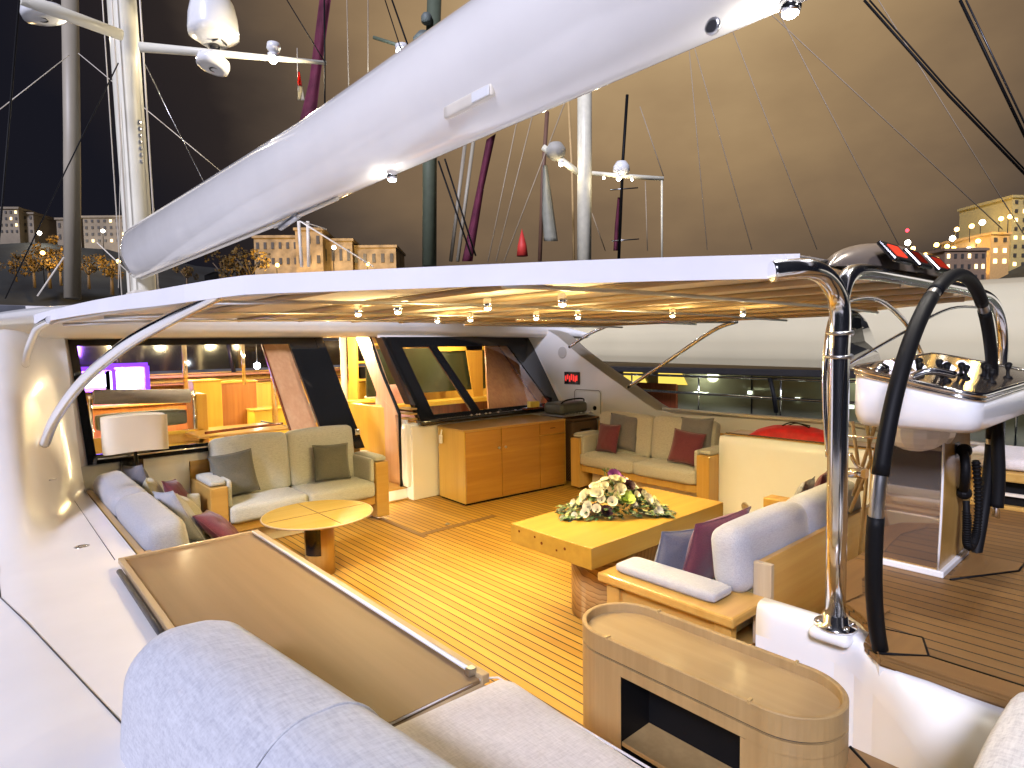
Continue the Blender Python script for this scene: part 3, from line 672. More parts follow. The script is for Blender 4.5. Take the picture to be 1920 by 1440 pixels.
# port outboard sofa: low wooden back board along the coaming
t = thing('sofa', 'low blue white lit sofa along the left coaming with wooden back board', 'sofa', (1.1, 5.8, 0))
b = bm_new(); box(b, (.72, 4.45, .05), (.765, 6.92, .80), .006); obj('back_board', b, OAKY, t)
b = bm_new(); box(b, (.765, 4.45, .05), (.80, 4.52, .80), .004); box(b, (.78, 4.6, .05), (1.48, 6.6, .28), .01); obj('frame', b, OAKY, t)
FLAV = M_fabric('outboard_sofa_fabric', (.37, .375, .41), (.28, .285, .32))
for y0, y1 in ((4.52, 5.66), (5.67, 6.85)):
    b = bm_new(); rbox(b, (.79, y0, .42), (1.06, y1, .97), .09, .015, 8, mat=Matrix.Rotation(R(-9), 4, 'Y')); obj('back_cushion', b, FLAV if y0 > 1 else FLAV, t)
    b = bm_new(); rbox(b, (.98, y0, .28), (1.55, y1, .45), .05, .02, 7); obj('seat_cushion', b, FAB, t)
b = bm_new(); box(b, (1.0, 6.62, .05), (1.60, 6.80, .64), .01); box(b, (1.05, 6.80, .05), (1.62, 7.05, .60), .01); a = obj('arm', b, OAKX, t)
b = bm_new(); rbox(b, (1.05, 6.56, .42), (1.62, 6.63, .68), .03, 0, 5); obj('arm_cushion', b, FAB, a)

# dining sofa, seen from behind (faces forward)
t = thing('sofa', 'dining sofa with teak back board and bolster, beside the heavy table and chrome post', 'sofa', (4.1, 2.1, 0))
b = bm_new(); box(b, (3.00, 1.62, .54), (3.42, 2.58, .60), .014); a = obj('arm', b, OAKX, t)
for q0, q1 in (((3.05, 2.44, .04), (3.12, 2.54, .54)), ((3.05, 1.66, .04), (3.12, 1.76, .54)), ((3.30, 2.44, .04), (3.40, 2.54, .54))):
    b = bm_new(); box(b, q0, q1, .006); obj('arm_leg', b, OAKZ, a)
b = bm_new(); box(b, (3.09, 1.7, .40), (3.12, 2.5, .54), .004); obj('arm_rail', b, OAKY, a)
b = bm_new(); rbox(b, (3.08, 1.78, .602), (3.30, 2.50, .665), .028, .006, 7); obj('arm_cushion', b, FLAV, a)
b = bm_new(); box(b, (3.44, 1.66, .05), (5.30, 1.70, .80), .006); obj('back_panel', b, OAKX, t)
b = bm_new(); box(b, (3.40, 1.60, .3), (3.44, 1.71, .80), .004); obj('panel_edge', b, PALEZ, t)
b = bm_new(); box(b, (3.42, 1.74, .1), (5.3, 2.5, .26), .01); obj('frame', b, OAKX, t)
for x0, x1 in ((3.30, 4.28), (4.285, 5.25)):
    b = bm_new(); rbox(b, (x0, 1.72, .58), (x1, 1.96, .985), .10, .012, 9, mat=Matrix.Rotation(R(-6), 4, 'X')); obj('back_cushion', b, FLAV if x0 < 4 else FLAV, t)
    b = bm_new(); rbox(b, (x0+.1, 1.85, .26), (x1, 2.56, .44), .05, .02, 7); obj('seat_cushion', b, FAB, t)
b = bm_new(); box(b, (5.26, 1.66, .05), (5.42, 2.56, .70), .012); obj('arm', b, OAKX, t)

# near bench sofa
t = thing('sofa', 'pale grey bench seat, cool light in its colour, filling the bottom foreground, rounded back cushion nearest', 'sofa', (1, 1, .3))
b = bm_new(); rbox(b, (.665-.215, -.75, .62), (.665+.215, 2.45, 1.15), .18, .02, 22, mat=Matrix.Rotation(R(6.5), 4, 'Z') @ Matrix.Rotation(R(6), 4, 'Y')); obj('back_cushion', b, FABL, t)
SM = Matrix.Translation((.665, .85, .885)) @ Matrix.Rotation(R(6.5), 4, 'Z') @ Matrix.Rotation(R(6), 4, 'Y')
for ly in (.62, -.35):
    pts = []
    for k in range(48):
        a = k/48*2*PI; cx_, cz_ = math.copysign(.035, math.cos(a)), math.copysign(.085, math.sin(a))
        x = cx_+.18*math.cos(a); z = cz_+.18*math.sin(a); z += math.copysign(.019*max(0, 1-(x/.215)**2)*abs(z/.265), z); x += math.copysign(.006*max(0, 1-(z/.265)**2), x)
        pts.append(SM @ Vector((x, ly, z)))
    b = bm_new(); tube(b, pts, .0045, 6, closed=True); obj('seam_piping', b, FABL, t)
b = bm_new(); tube(b, [(.74, 1.742, .842), (1.38, 1.755, .842), (1.425, 1.72, .842), (1.44, .52, .842)], .004, 6); obj('seat_piping', b, FABW, t)
b = bm_new(); rbox(b, (.62, .5, .66), (1.44, 1.74, .86), .06, .02, 10, mat=Matrix.Rotation(R(-2.5), 4, 'Z')); obj('seat_cushion', b, FABW, t)
b = bm_new(); rbox(b, (.65, -.8, .66), (1.52, .49, .86), .06, .02, 10); obj('seat_cushion', b, FABW, t)
b = bm_new(); box(b, (.30, -.9, 0), (1.38, 1.70, .65), .02); obj('base', b, GELW, t)
# corner seat bottom right
t = thing('stool', 'white quilted seat cushion just showing in the bottom right corner', 'stool', (2.1, .0, .6))
b = bm_new(); rbox(b, (1.72, -.40, .92), (2.36, .34, 1.05), .10, .02, 10); obj('seat_cushion', b, M_fabric('white_weave', (.72, .70, .68), (.52, .5, .5), .45), t)
b = bm_new(); lathe(b, [(.14, .58), (.14, .6), (.04, .62), (.04, .92)], (2.05, 0, 0), 20); obj('pedestal', b, CHROME, t)

# ================================================================== THROW CUSHIONS
def pillow_bm(w, h, th, seed=0, n=18):
    b = bm_new(); rr = random.Random(seed); off = Vector((rr.random()*9, rr.random()*9, 0))
    for s_ in (-1, 1):
        def f(u, v):
            x = 2*u-1; z = 2*v-1
            pinch = 1 - .07*(1-abs(z)**2)*abs(x)**3; pinz = 1-.07*(1-abs(x)**2)*abs(z)**3
            k = max(0, (1-abs(x)**2.6))**.62*max(0, (1-abs(z)**2.6))**.62
            wr = noise.noise(Vector((x*2.6, z*2.6, s_*3))+off)*.14 + noise.noise(Vector((x*7, z*2, s_))+off)*.06
            return Vector((x*w/2*pinch, s_*th/2*k*(1+wr), z*h/2*pinz))
        grid(b, f, n, n)
    bmesh.ops.remove_doubles(b, verts=b.verts, dist=.0004); return b
PG = 'scatter cushions'
def pillow(label, c, yaw_, tilt, mat, s=.44, th=.15, roll=0.0, seed=0, s2=None):
    """yaw_: direction the face looks (deg from -Y, turning to +X), tilt: lean back"""
    bm = pillow_bm(s, s2 or s, th, seed)
    Mx = Matrix.Translation(Vector(c)) @ Matrix.Rotation(R(yaw_), 4, 'Z') @ Matrix.Rotation(R(-tilt), 4, 'X') @ Matrix.Rotation(R(roll), 4, 'Y')
    loc = Vector(c)-Vector((0, 0, s/2)); bm.transform(Mx)
    t = thing('scatter_cushion', label, 'cushion', tuple(loc), 0, PG)
    obj('cover', bm, mat, t)
    e = bm_new(); hp = []
    for k in range(4):
        for q in range(8):
            a = q/8*2-1; x, z = ((a, -1), (1, a), (-a, 1), (-1, -a))[k]
            pinch = 1 - .07*(1-abs(z)**2)*abs(x)**3; pinz = 1-.07*(1-abs(x)**2)*abs(z)**3
            hp.append(Mx @ Vector((x*s/2*pinch, 0, z*(s2 or s)/2*pinz)))
    tube(e, hp, .0045, 5, closed=True); obj('piping', e, mat, t)
    return t
pillow('dark grey green cushion at the left end of the bulkhead sofa', at(440, 888, Y=6.86), 8, 16, FGREY, .47, .15, -3, 1)
pillow('dark grey green cushion at the right end of the bulkhead sofa, by the doorway', at(622, 866, Y=6.84), -6, 14, FGREY, .43, .16, 2, 2)
pillow('small burgundy cushion at the far left end of the starboard sofa', at(1140, 821, X=6.62), -90-6, 16, FBURG, .40, .13, -2, 3)
pillow('large grey cushion behind the left burgundy one on the starboard sofa', at(1168, 810, X=6.78), -90+4, 14, FGR2, .50, .16, 2, 4)
pillow('large grey cushion behind the right burgundy one on the starboard sofa', at(1304, 818, X=6.80), -90-3, 14, FGR2, .48, .16, -3, 5)
pillow('burgundy cushion leaning on the right arm of the starboard sofa', at(1287, 839, X=6.60), -90+8, 18, FBURG, .42, .14, 6, 6)
pillow('grey cushion standing at the far end of the left coaming sofa', at(262, 915, X=1.17), 90+14, 14, FGR2, .50, .16, 6, 7)
pillow('beige cushion next behind the small burgundy one on the left coaming sofa', at(293, 935, X=1.25), 90-10, 20, FBEI, .46, .16, 4, 8)
pillow('small burgundy cushion in the far corner of the left coaming sofa', at(334, 932, X=1.42), 90-25, 26, FBURG, .38, .13, 10, 9)
pillow('light grey cushion with pale blue edge near the tray end of the left coaming sofa', at(335, 968, X=1.20), 90+10, 24, FLAV, .50, .17, 10, 10)
pillow('big beige cushion in front of the light grey one on the left coaming sofa', at(362, 975, X=1.32), 90-12, 30, FBEI, .48, .17, 5, 11)
pillow('dark burgundy cushion lying low behind the tray top corner', at(412, 992, X=1.47), 90-20, 45, FBURG, .42, .14, 12, 12)
pillow('slate blue cushion on the dining sofa, left of the big burgundy one', at(1274, 1048, X=3.50), 168, 14, FNAVY, .46, .17, -4, 13)
pillow('large burgundy cushion leaning on the near end of the dining sofa bolster', at(1338, 1030, X=3.66), 172, 20, FBURG, .55, .17, 3, 14)
pillow('burgundy cushion peeping over the far end of the dining sofa bolster', at(1545, 922, Y=2.25), 185, 16, FBURG, .46, .15, 6, 15)
pillow('blue and white patterned cushion at the far end of the dining sofa', at(1503, 938, Y=2.45), 190, 18, M_fabric('patterned_fabric', (.35, .36, .42), (.05, .06, .12), .12), .44, .14, -4, 16)

# ================================================================== TABLES
t = thing('dining_table', 'heavy square edged oak table on a thick ringed block leg, flowers on it', 'table', (3.8, 3, 0), rotz=R(.0))
b = bm_new(); box(b, (2.99, 2.62, .60), (4.68, 3.43, .75), .006); obj('tabletop', b, TABX, t)
b = bm_new()
for x, z in ((3.08, .70), (3.30, .70), (3.40, .66), (3.62, .645), (3.72, .67)):
    pass
for y, z in ((3.33, .71), (3.16, .705), (3.09, .675), (2.94, .66), (2.86, .69)):
    rr_ = rnd.uniform(.008, .013); lathe(b, [(rr_, 0), (rr_, .002)], (2.9895, y, z), 9, mat=Matrix.Rotation(-PI/2, 4, 'Y'))
obj('wood_knot', b, MAHOG, t)
RING, nt, pb = NT('ringed_oak')
tcn = coord(nt, (1, 1, 1)); sx_ = nt.nodes.new('ShaderNodeVectorMath'); sx_.operation = 'DISTANCE'; nt.links.new(tcn, sx_.inputs[0]); sx_.inputs[1].default_value = (-.28, -.12, .66)
dd = mth(nt, 'ADD', mth(nt, 'MULTIPLY', sx_.outputs['Value'], 24), mth(nt, 'MULTIPLY', nz(nt, tcn, 6, 2), 2.5))
setc(nt, pb, ramp(nt, mth(nt, 'FRACT', dd), [(0, (.5, .31, .11)), (.75, (.42, .24, .08)), (.92, (.22, .11, .03)), (1, (.45, .27, .09))])); pb.inputs['Roughness'].default_value = .4
def stadium(cx, cy, hx, hy, z, n=12):
    """stadium outline, long along the larger half size"""
    out = []; r_ = min(hx, hy); dx = hx-r_; dy = hy-r_
    for k in range(4):
        for q in range(n+1):
            a = k*PI/2+q/n*PI/2; sx1 = 1 if k in (0, 3) else -1; sy1 = 1 if k in (0, 1) else -1
            out.append(Vector((cx+sx1*dx+r_*math.cos(a), cy+sy1*dy+r_*math.sin(a), z)))
    return out
b = bm_new(); prism(b, stadium(3.80, 3.03, .44, .27, .0), (0, 0, .60), 0, True); obj('block_leg', b, RING, t)
b = bm_new(); prism(b, stadium(3.80, 3.03, .425, .255, .0005), (0, 0, .012)); obj('base_pad', b, BLACKM, t)

t = thing('round_table', 'round teak coffee table inlaid with a cross, by the bulkhead sofa', 'coffee table', (2.30, 5.33, 0))
RT = M_wood('round_table_wood', (.58, .40, .08), (.5, .32, .05), 'X', .25, .5)
b = bm_new(); lathe(b, [(.40, .555), (.485, .565), (.49, .575), (.485, .585)], (2.30, 5.34, 0), 64); obj('tabletop', b, RT, t)
b = bm_new(); tube(b, [(2.30+.49*math.cos(k*2*PI/64), 5.34+.49*math.sin(k*2*PI/64), .5775) for k in range(64)], .008, 6, closed=True); obj('rim', b, PALEY, t)
b = bm_new(); box(b, (1.83, 5.337, .5855), (2.77, 5.343, .5865)); box(b, (2.297, 4.87, .5856), (2.303, 5.81, .5867)); obj('inlay', b, MAHOG, t)
b = bm_new(); lathe(b, [(.135, 0), (.135, .555)], (2.33, 5.40, 0), 32); obj('pedestal', b, OAKZ, t)
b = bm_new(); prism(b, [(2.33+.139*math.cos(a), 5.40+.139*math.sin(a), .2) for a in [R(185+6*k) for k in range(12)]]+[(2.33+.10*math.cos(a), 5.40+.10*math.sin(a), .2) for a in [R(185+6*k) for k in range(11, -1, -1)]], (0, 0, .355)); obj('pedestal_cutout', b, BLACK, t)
b = bm_new(); tube(b, [(2.15, 5.34, .54), (2.5, 5.34, .54)], .02, 8); tube(b, [(2.55, 5.2, .555), (2.62, 5.2, .50)], .012, 6); obj('bracket', b, CHROME, t)

# sideboard with raised tray top on the left
t = thing('sideboard', 'long sideboard with tray top and raised edges, in front of the near bench', 'sideboard', (1.0, 3, 0))
x0, x1, y0, y1, zt = .58, 1.40, 1.74, 4.26, .86
b = bm_new(); box(b, (x0+.02, y0, 0), (x1-.02, y1, zt-.03), .01); obj('cabinet', b, PALEY, t)
b = bm_new(); box(b, (x0+.03, y0+.01, zt-.03), (x1-.04, y1-.02, zt-.012), .002); obj('tray_top', b, M_wood('tray_wood', (.24, .155, .08), (.18, .11, .05), 'Y', .6, .08, .45), t)
b = bm_new(); box(b, (x0, y1-.02, zt-.03), (x1, y1, zt+.004), .004); box(b, (x0, y0, zt-.03), (x0+.03, y1-.021, zt+.003), .004); box(b, (x1-.035, y0, zt-.035), (x1, y1-.021, zt+.002), .004); obj('raised_edge', b, PALEY, t)
b = bm_new(); tube(b, [(x1-.045, y0+.05, zt+.004), (x1-.045, y1-.04, zt+.004)], .009, 8); obj('rail', b, GELW, t)
b = bm_new(); box(b, (x1-.065, y0+.04, zt-.01), (x1-.03, y0+.07, zt+.02), .004); obj('rail_stop', b, STEEL, t)
b = bm_new(); tube(b, [(x0-.018, y0+.4, zt-.03), (x0-.018, y1-.16, zt-.03)], .016, 8); obj('side_rail', b, DKMET, t)
b = bm_new(); box(b, (x0+.05, y0+.3, zt-.0118), (x1-.3, y1-.4, zt-.0116)); b.free()

# oval console bottom centre
t = thing('oval_console', 'oval wooden console with fiddle rim and dark open front, in the foreground', 'console', (2.25, 1.37, 0))
cx, cy, hx, hy = 2.235, 1.365, .205, .585
CONW = M_wood('console_wood', (.42, .28, .12), (.33, .21, .085), 'Z', .5, .1, 1.6)
CONT = M_wood('console_top', (.40, .28, .14), (.33, .22, .10), 'Y', .45, .12)
def ring(bm, o, i, z0, z1):
    n_ = len(o); A = [bm.verts.new((p.x, p.y, z0)) for p in o]; B = [bm.verts.new((p.x, p.y, z1)) for p in o]; C_ = [bm.verts.new((p.x, p.y, z1)) for p in i]; D_ = [bm.verts.new((p.x, p.y, z0)) for p in i]
    for k in range(n_):
        j = (k+1) % n_
        for q in ((A, B), (B, C_), (C_, D_), (D_, A)):
            f = bm.faces.new((q[0][k], q[0][j], q[1][j], q[1][k]))
def clean(pl):
    out = []
    for p in pl:
        if not out or (p-out[-1]).length > 1e-5: out.append(p)
    return out if (out[0]-out[-1]).length > 1e-5 else out[:-1]
o_ = clean(stadium(cx, cy, hx, hy, 0, 14)); i_ = clean(stadium(cx, cy, hx-.022, hy-.022, 0, 14)); w_ = clean(stadium(cx, cy, hx-.01, hy-.01, 0, 14))
b = bm_new(); ring(b, o_, i_, .715, .80); bmesh.ops.bevel(b, geom=[e for e in b.edges if abs(e.verts[0].co.z-.8) < 1e-4 and abs(e.verts[1].co.z-.8) < 1e-4], offset=.004, segments=1, affect='EDGES'); obj('rim', b, CONW, t)
b = bm_new(); prism(b, [(p.x, p.y, .73) for p in i_], (0, 0, .028)); obj('top', b, CONT, t)
b = bm_new(); ring(b, w_, clean(stadium(cx, cy, hx-.03, hy-.03, 0, 14)), .706, .7145); obj('groove', b, DKMET, t)
# body with opening on the port side: two ends + back + lintel
def body_part(sel, z0, z1):
    pts = [p for p in o_ if sel(p)]
    return pts
b = bm_new()
ring(b, o_, clean(stadium(cx, cy, hx-.03, hy-.03, 0, 14)), .655, .705)
bk = [p for p in o_ if p.x >= cx-.0]
def wall(bm, pts, z0, z1, th=.02):
    for k in range(len(pts)-1):
        p, q = pts[k], pts[k+1]; n_ = Vector((q.y-p.y, p.x-q.x, 0)).normalized()*-th
        v = [bm.verts.new((a.x, a.y, z)) for a, z in ((p, z0), (q, z0), (q, z1), (p, z1))]; bm.faces.new(v)
        a2, b2 = p+n_, q+n_
        v = [bm.verts.new((a.x, a.y, z)) for a, z in ((a2, z0), (b2, z0), (b2, z1), (a2, z1))]; bm.faces.new(v)
port = [p for p in o_]
N_ = len(port)
# order from aft port corner of the opening round the starboard side to the forward port corner
op0, op1 = cy-.30, cy+.25
opening = lambda p: p.x < cx-hx+.004 and op0 < p.y < op1
pts = [p for p in o_]
idx = max(range(N_), key=lambda k: (pts[(k+1) % N_]-pts[k]).length if pts[k].x < cx-hx+.01 and pts[(k+1) % N_].x < cx-hx+.01 else 0)
chain = [pts[(idx+1+k) % N_] for k in range(N_)]        # starts after the straight port side
p_end = chain[-1]; p_sta = chain[0]
if p_sta.y < p_end.y: chain = [Vector((cx-hx, op0, 0))]+chain+[Vector((cx-hx, op1, 0))]
else: chain = [Vector((cx-hx, op1, 0))]+chain+[Vector((cx-hx, op0, 0))]
wall(b, chain, 0.0, .654)
bmesh.ops.recalc_face_normals(b, faces=b.faces); obj('body', b, CONW, t)
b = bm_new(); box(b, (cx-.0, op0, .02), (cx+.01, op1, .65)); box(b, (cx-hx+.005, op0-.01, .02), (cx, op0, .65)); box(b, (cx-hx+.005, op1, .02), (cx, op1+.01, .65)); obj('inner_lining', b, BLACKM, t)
b = bm_new(); box(b, (cx-hx+.004, op0, .34), (cx, op1, .36), .003); box(b, (cx-hx+.01, op0, .0), (cx, op1, .05), .003); box(b, (cx-hx+.003, cy-.04, .36), (cx-hx+.02, cy-.03, .0+.05)); obj('shelf', b, CONW, t)
b = bm_new()
for y in (cy+.33, cy-.33): 
    for s_ in (-1, 1): box(b, (cx+s_*(hx-.012)-.013, y-.006, .79), (cx+s_*(hx-.012)+.013, y+.006, .806), .002)
obj('rim_notch', b, M_plain('notch_brass', (.5, .35, .15), .4, .3), t)

# cabinet by the doorway
t = thing('wooden_cabinet', 'long low oak cabinet with three doors below the right window', 'cabinet', (5.6, 6.6, 0))
b = bm_new(); pf = [(4.745, 6.30), (6.52, 6.20), (6.56, 6.99), (4.86, 7.02)]
pl = [(6.52, 6.20), (6.56, 7.0)]+[(4.86-.10*math.sin(k/6*PI/2)*1.0, 7.02-.10*(1-math.cos(k/6*PI/2))) for k in range(7)]+[(4.725, 6.31)]
prism(b, [(x, y, .03) for x, y in pl], (0, 0, .955)); obj('body', b, M_wood('cabinet_end_wood', (.62, .42, .09), (.52, .33, .06), 'Z', .3, .3), t)
b = bm_new(); prism(b, [(x*1.0+(.008 if x > 6 else -.008), y+(-.01 if y < 6.5 else .008), .985) for x, y in pl], (0, 0, .02), .004); obj('top', b, OAKX, t)
b = bm_new(); prism(b, [(x+(-.02 if x > 6 else .02), y+(.02 if y < 6.5 else -.02), 0) for x, y in pl], (0, 0, .03)); obj('kickboard', b, BLACKM, t)
dirv = Vector((6.52-4.745, -.10-.0, 0)); L_ = dirv.length; dirv.normalize(); nrm = Vector((dirv.y, -dirv.x, 0))
CABF = M_wood('cabinet_front_wood', (.42, .21, .035), (.30, .13, .02), 'X', .3, .3, 1, .16)
for k, (a, c) in enumerate(((.003, .585), (.595, 1.275), (1.285, 1.77))):
    p = Vector((4.73, 6.305, 0))+dirv*a; q = Vector((4.73, 6.305, 0))+dirv*c
    if k < 2:
        b = bm_new(); prism(b, [(p.x, p.y, .04), (q.x, q.y, .04), (q.x, q.y, .98), (p.x, p.y, .98)], nrm*.018, .003); d_ = obj('door', b, CABF, t)
        h_ = (q-dirv*.05) if k == 0 else (p+dirv*.05); b = bm_new(); lathe(b, [(.012, 0), (.012, .012), (.018, .016), (.018, .022)], (h_.x+nrm.x*.018, h_.y+nrm.y*.018, .72), 12, mat=Matrix.Rotation(PI/2, 4, 'X')); obj('knob', b, STEEL, d_)
    else:
        b = bm_new(); prism(b, [(p.x, p.y, .04), (q.x, q.y, .04), (q.x, q.y, .80), (p.x, p.y, .80)], nrm*.018, .003); obj('door', b, CABF, t)
        b = bm_new(); prism(b, [(p.x, p.y, .81), (q.x, q.y, .81), (q.x, q.y, .98), (p.x, p.y, .98)], nrm*.018, .003); d_ = obj('drawer', b, CABF, t)
        mdl = (p+q)/2; b = bm_new(); box(b, (mdl.x-.05, mdl.y-.022, .89), (mdl.x+.05, mdl.y-.016, .90)); obj('pull_slot', b, BLACKM, d_)
b = bm_new(); tube(b, [(4.735, 6.83, .97), (4.72, 6.83, .9), (4.72, 6.83, .84)], .012, 8); rbox(b, (4.70, 6.80, .78), (4.73, 6.86, .90), .01, n=3); obj('hook', b, GELW, t)
# yellow napkin box on the window ledge
t = thing('napkin_box', 'small bright yellow box in a wicker tray on the window ledge', 'box', (6.3, 6.9, 1.1))
a = at(995, 770, Y=6.92)
b = bm_new(); box(b, (a.x-.14, 6.86, 1.10), (a.x+.22, 6.98, 1.13), .01); obj('tray', b, MAHOG, t)
b = bm_new(); box(b, (a.x-.04, 6.88, 1.13), (a.x+.16, 6.96, 1.22), .008); obj('box', b, M_plain('yellow_paint', (.8, .62, .12), .5), t)
# table grill on wicker chest
t = thing('wicker_chest', 'brown wicker chest between the oak cabinet and the starboard sofa', 'chest', (6.8, 6.4, 0))
WICK, nt, pb = NT('wicker'); ck = nt.nodes.new('ShaderNodeTexChecker'); ck.inputs['Scale'].default_value = 40; nt.links.new(coord(nt, (1, 1, 1)), ck.inputs[0]); ck.inputs[1].default_value = (.16, .09, .045, 1); ck.inputs[2].default_value = (.05, .028, .015, 1); nt.links.new(ck.outputs[0], pb.inputs['Base Color']); pb.inputs['Roughness'].default_value = .7
b = bm_new(); box(b, (6.75, 6.25, 0), (7.32, 6.78, .93), .03); obj('basket', b, WICK, t)
b = bm_new(); box(b, (6.73, 6.23, .935), (7.34, 6.80, .97), .015); obj('lid', b, WICK, t)
b = bm_new(); tube(b, [(6.9, 6.24, .80), (6.93, 6.215, .80), (7.1, 6.215, .80), (7.13, 6.24, .80)], .012, 6); obj('handle', b, BLACKM, t)
t = thing('table_grill', 'dark grey table grill with handle standing on the wicker chest', 'grill', (6.8, 6.35, 1.02))
b = bm_new(); rbox(b, (6.62, 6.36, 1.03), (7.22, 6.78, 1.21), .06, n=6); obj('body', b, M_plain('grill_grey', (.10, .11, .10), .4, .3), t)
b = bm_new(); tube(b, curve([(6.66, 6.42, 1.20), (6.72, 6.38, 1.25), (6.92, 6.36, 1.265), (7.12, 6.38, 1.25), (7.18, 6.42, 1.20)], 5), .012, 8); obj('handle', b, BLACKM, t)
b = bm_new(); box(b, (6.58, 6.28, 1.008), (7.26, 6.80, 1.032), .01)
for k in range(9): tube(b, [(6.62+.07*k, 6.29, 1.03), (6.62+.07*k, 6.28, 1.06)], .008, 6)
obj('base', b, STEEL, t)

# white locker with red bag
t = thing('deck_locker', 'tall white locker wall with rounded edge and teak top, behind the dining sofa', 'locker', (6.85, 2.9, 0))
b = bm_new(); rbox(b, (6.60, .9, -.03), (6.9, 3.78, 1.0), .05, n=5); obj('body', b, M_plain('locker_white', (.80, .83, .88), .3, coat=.3, var=.01), t)
b = bm_new(); box(b, (6.66, .9, 1.0), (7.05, 3.72, 1.02), .006); obj('teak_top', b, OAKY, t)
b = bm_new(); tube(b, [(6.66, 3.70, 1.022), (6.66, .95, 1.022)], .009, 6); obj('woven_edge', b, WICK, t)
b = bm_new(); lathe(b, [(.045, 0), (.045, .008), (.03, .012), (.018, .006)], (6.598, 3.42, .20), 18, mat=Matrix.Rotation(-PI/2, 4, 'Y')); obj('drain_cap', b, STEEL, t)
b = bm_new(); box(b, (6.585, 2.47, .18), (6.599, 2.54, .33), .004); obj('brass_plate', b, M_plain('brass', (.6, .45, .15), .35, .8), t)
t = thing('red_bag', 'flat bright red bag with black handles lying on the white locker top', 'bag', (6.85, 3.2, 1.02))
def rbag(u, v):
    y = 3.45-.95*u; x = 6.72+.32*v; k = max(0, math.sin(u*PI))**.5*max(0, math.sin(v*PI))**.6
    return Vector((x, y, 1.022+.13*k*(1+.18*noise.noise(Vector((u*5, v*4, 2)))) ))
b = bm_new(); grid(b, rbag, 26, 14); obj('bag', b, M_plain('red_cloth', (.6, .015, .02), .5, var=.15, vs=9), t)
b = bm_new(); tube(b, curve([(6.85, 3.12, 1.14), (6.86, 3.02, 1.185), (6.87, 2.92, 1.175), (6.87, 2.82, 1.14)], 5), .008, 6); tube(b, curve([(6.93, 3.10, 1.13), (6.94, 3.0, 1.17), (6.95, 2.85, 1.15)], 5), .008, 6); obj('handle', b, BLACKM, t)

# ================================================================== FLOWERS
t = thing('flower_arrangement', 'long low arrangement of white roses, greenery and purple orchid on the oak table', 'flowers', (3.75, 3.05, .75))
LEAF = M_plain('leaf_green', (.05, .11, .03), .5, var=.4, vs=20); LEAFD = M_plain('leaf_dark', (.02, .035, .02), .4, var=.3, vs=20); LEAFP = M_plain('leaf_pale', (.3, .36, .16), .5, var=.2, vs=20)
PETW = M_plain('petal_white', (.8, .78, .66), .6, var=.05); PETC = M_plain('petal_cream', (.74, .72, .45), .6, var=.06); PETG = M_plain('petal_lime', (.45, .6, .12), .6, var=.1); PURF = M_plain('petal_purple', (.22, .04, .3), .6, var=.2); PURD = M_plain('petal_dark', (.05, .015, .035), .5, var=.2)
fr = random.Random(5); FC = Vector((3.80, 3.07, .75))
# long axis in the world roughly across the view
ax = Vector((.80, -.60, 0)); ay = Vector((.60, .80, 0))
def fpt(u, v, h): return FC+ax*u+ay*v+Vector((0, 0, h))
def hgt(u, v): return max(.03, .27*(1-(abs(u+.02)/.42)**1.3)*(1-(abs(v)/.22)**2))
def flower(c, r, nrm_, rings=3, mat=PETW, name='rose', spread=1.0):
    b = bm_new(); q = nrm_.to_track_quat('Z', 'Y').to_matrix().to_4x4(); a0 = fr.random()*6
    for k in range(rings):
        rr_ = r*(k+1)/rings; n_ = 4+2*k
        for i in range(n_):
            a = a0+k*.5+i*2*PI/n_; ca, sa = math.cos(a), math.sin(a); tilt = .25+.85*(k/rings)*spread; pw_ = rr_*.62
            def pf_(u, v):
                s_ = v; wv = pw_*math.sin(PI*min(1, .18+.7*s_))*(u*2-1); rad = rr_*s_*math.sin(tilt)+.15*r; z = rr_*s_*math.cos(tilt)+.12*rr_*(u*2-1)**2
                return Vector((ca*rad-sa*wv, sa*rad+ca*wv, z))
            grid(b, pf_, 3, 3)
    b.transform(Matrix.Translation(c) @ q); return obj(name, b, mat, t)
for k in range(50):
    u = fr.uniform(-.36, .34); v = fr.uniform(-.18, .12); h = hgt(u, v)*fr.uniform(.85, 1.08)
    n_ = Vector((ax*u*2.2+ay*(v*3-.25)+Vector((0, 0, .5)))).normalized()
    m_ = fr.choice([PETW, PETW, PETW, PETC]); flower(fpt(u, v, h), fr.uniform(.030, .050), n_, 3, m_, 'rose')
flower(fpt(.04, -.13, .13), .075, Vector((-.1, -.4, .6)), 5, PETG, 'chrysanthemum', 1.2)
flower(fpt(.0, .06, .27), .06, Vector((-.3, -.5, .6)), 2, PURF, 'orchid', 1.5)
flower(fpt(.05, .04, .24), .05, Vector((.1, -.5, .6)), 2, PURF, 'orchid', 1.5)
for k in range(4): flower(fpt((-.2, -.12, .10, .2)[k], (-.14, -.17, -.02, .0)[k], (.05, .04, .20, .12)[k]), .055, Vector((-.2, -.5, .6)), 3, PURD, 'dark_succulent')
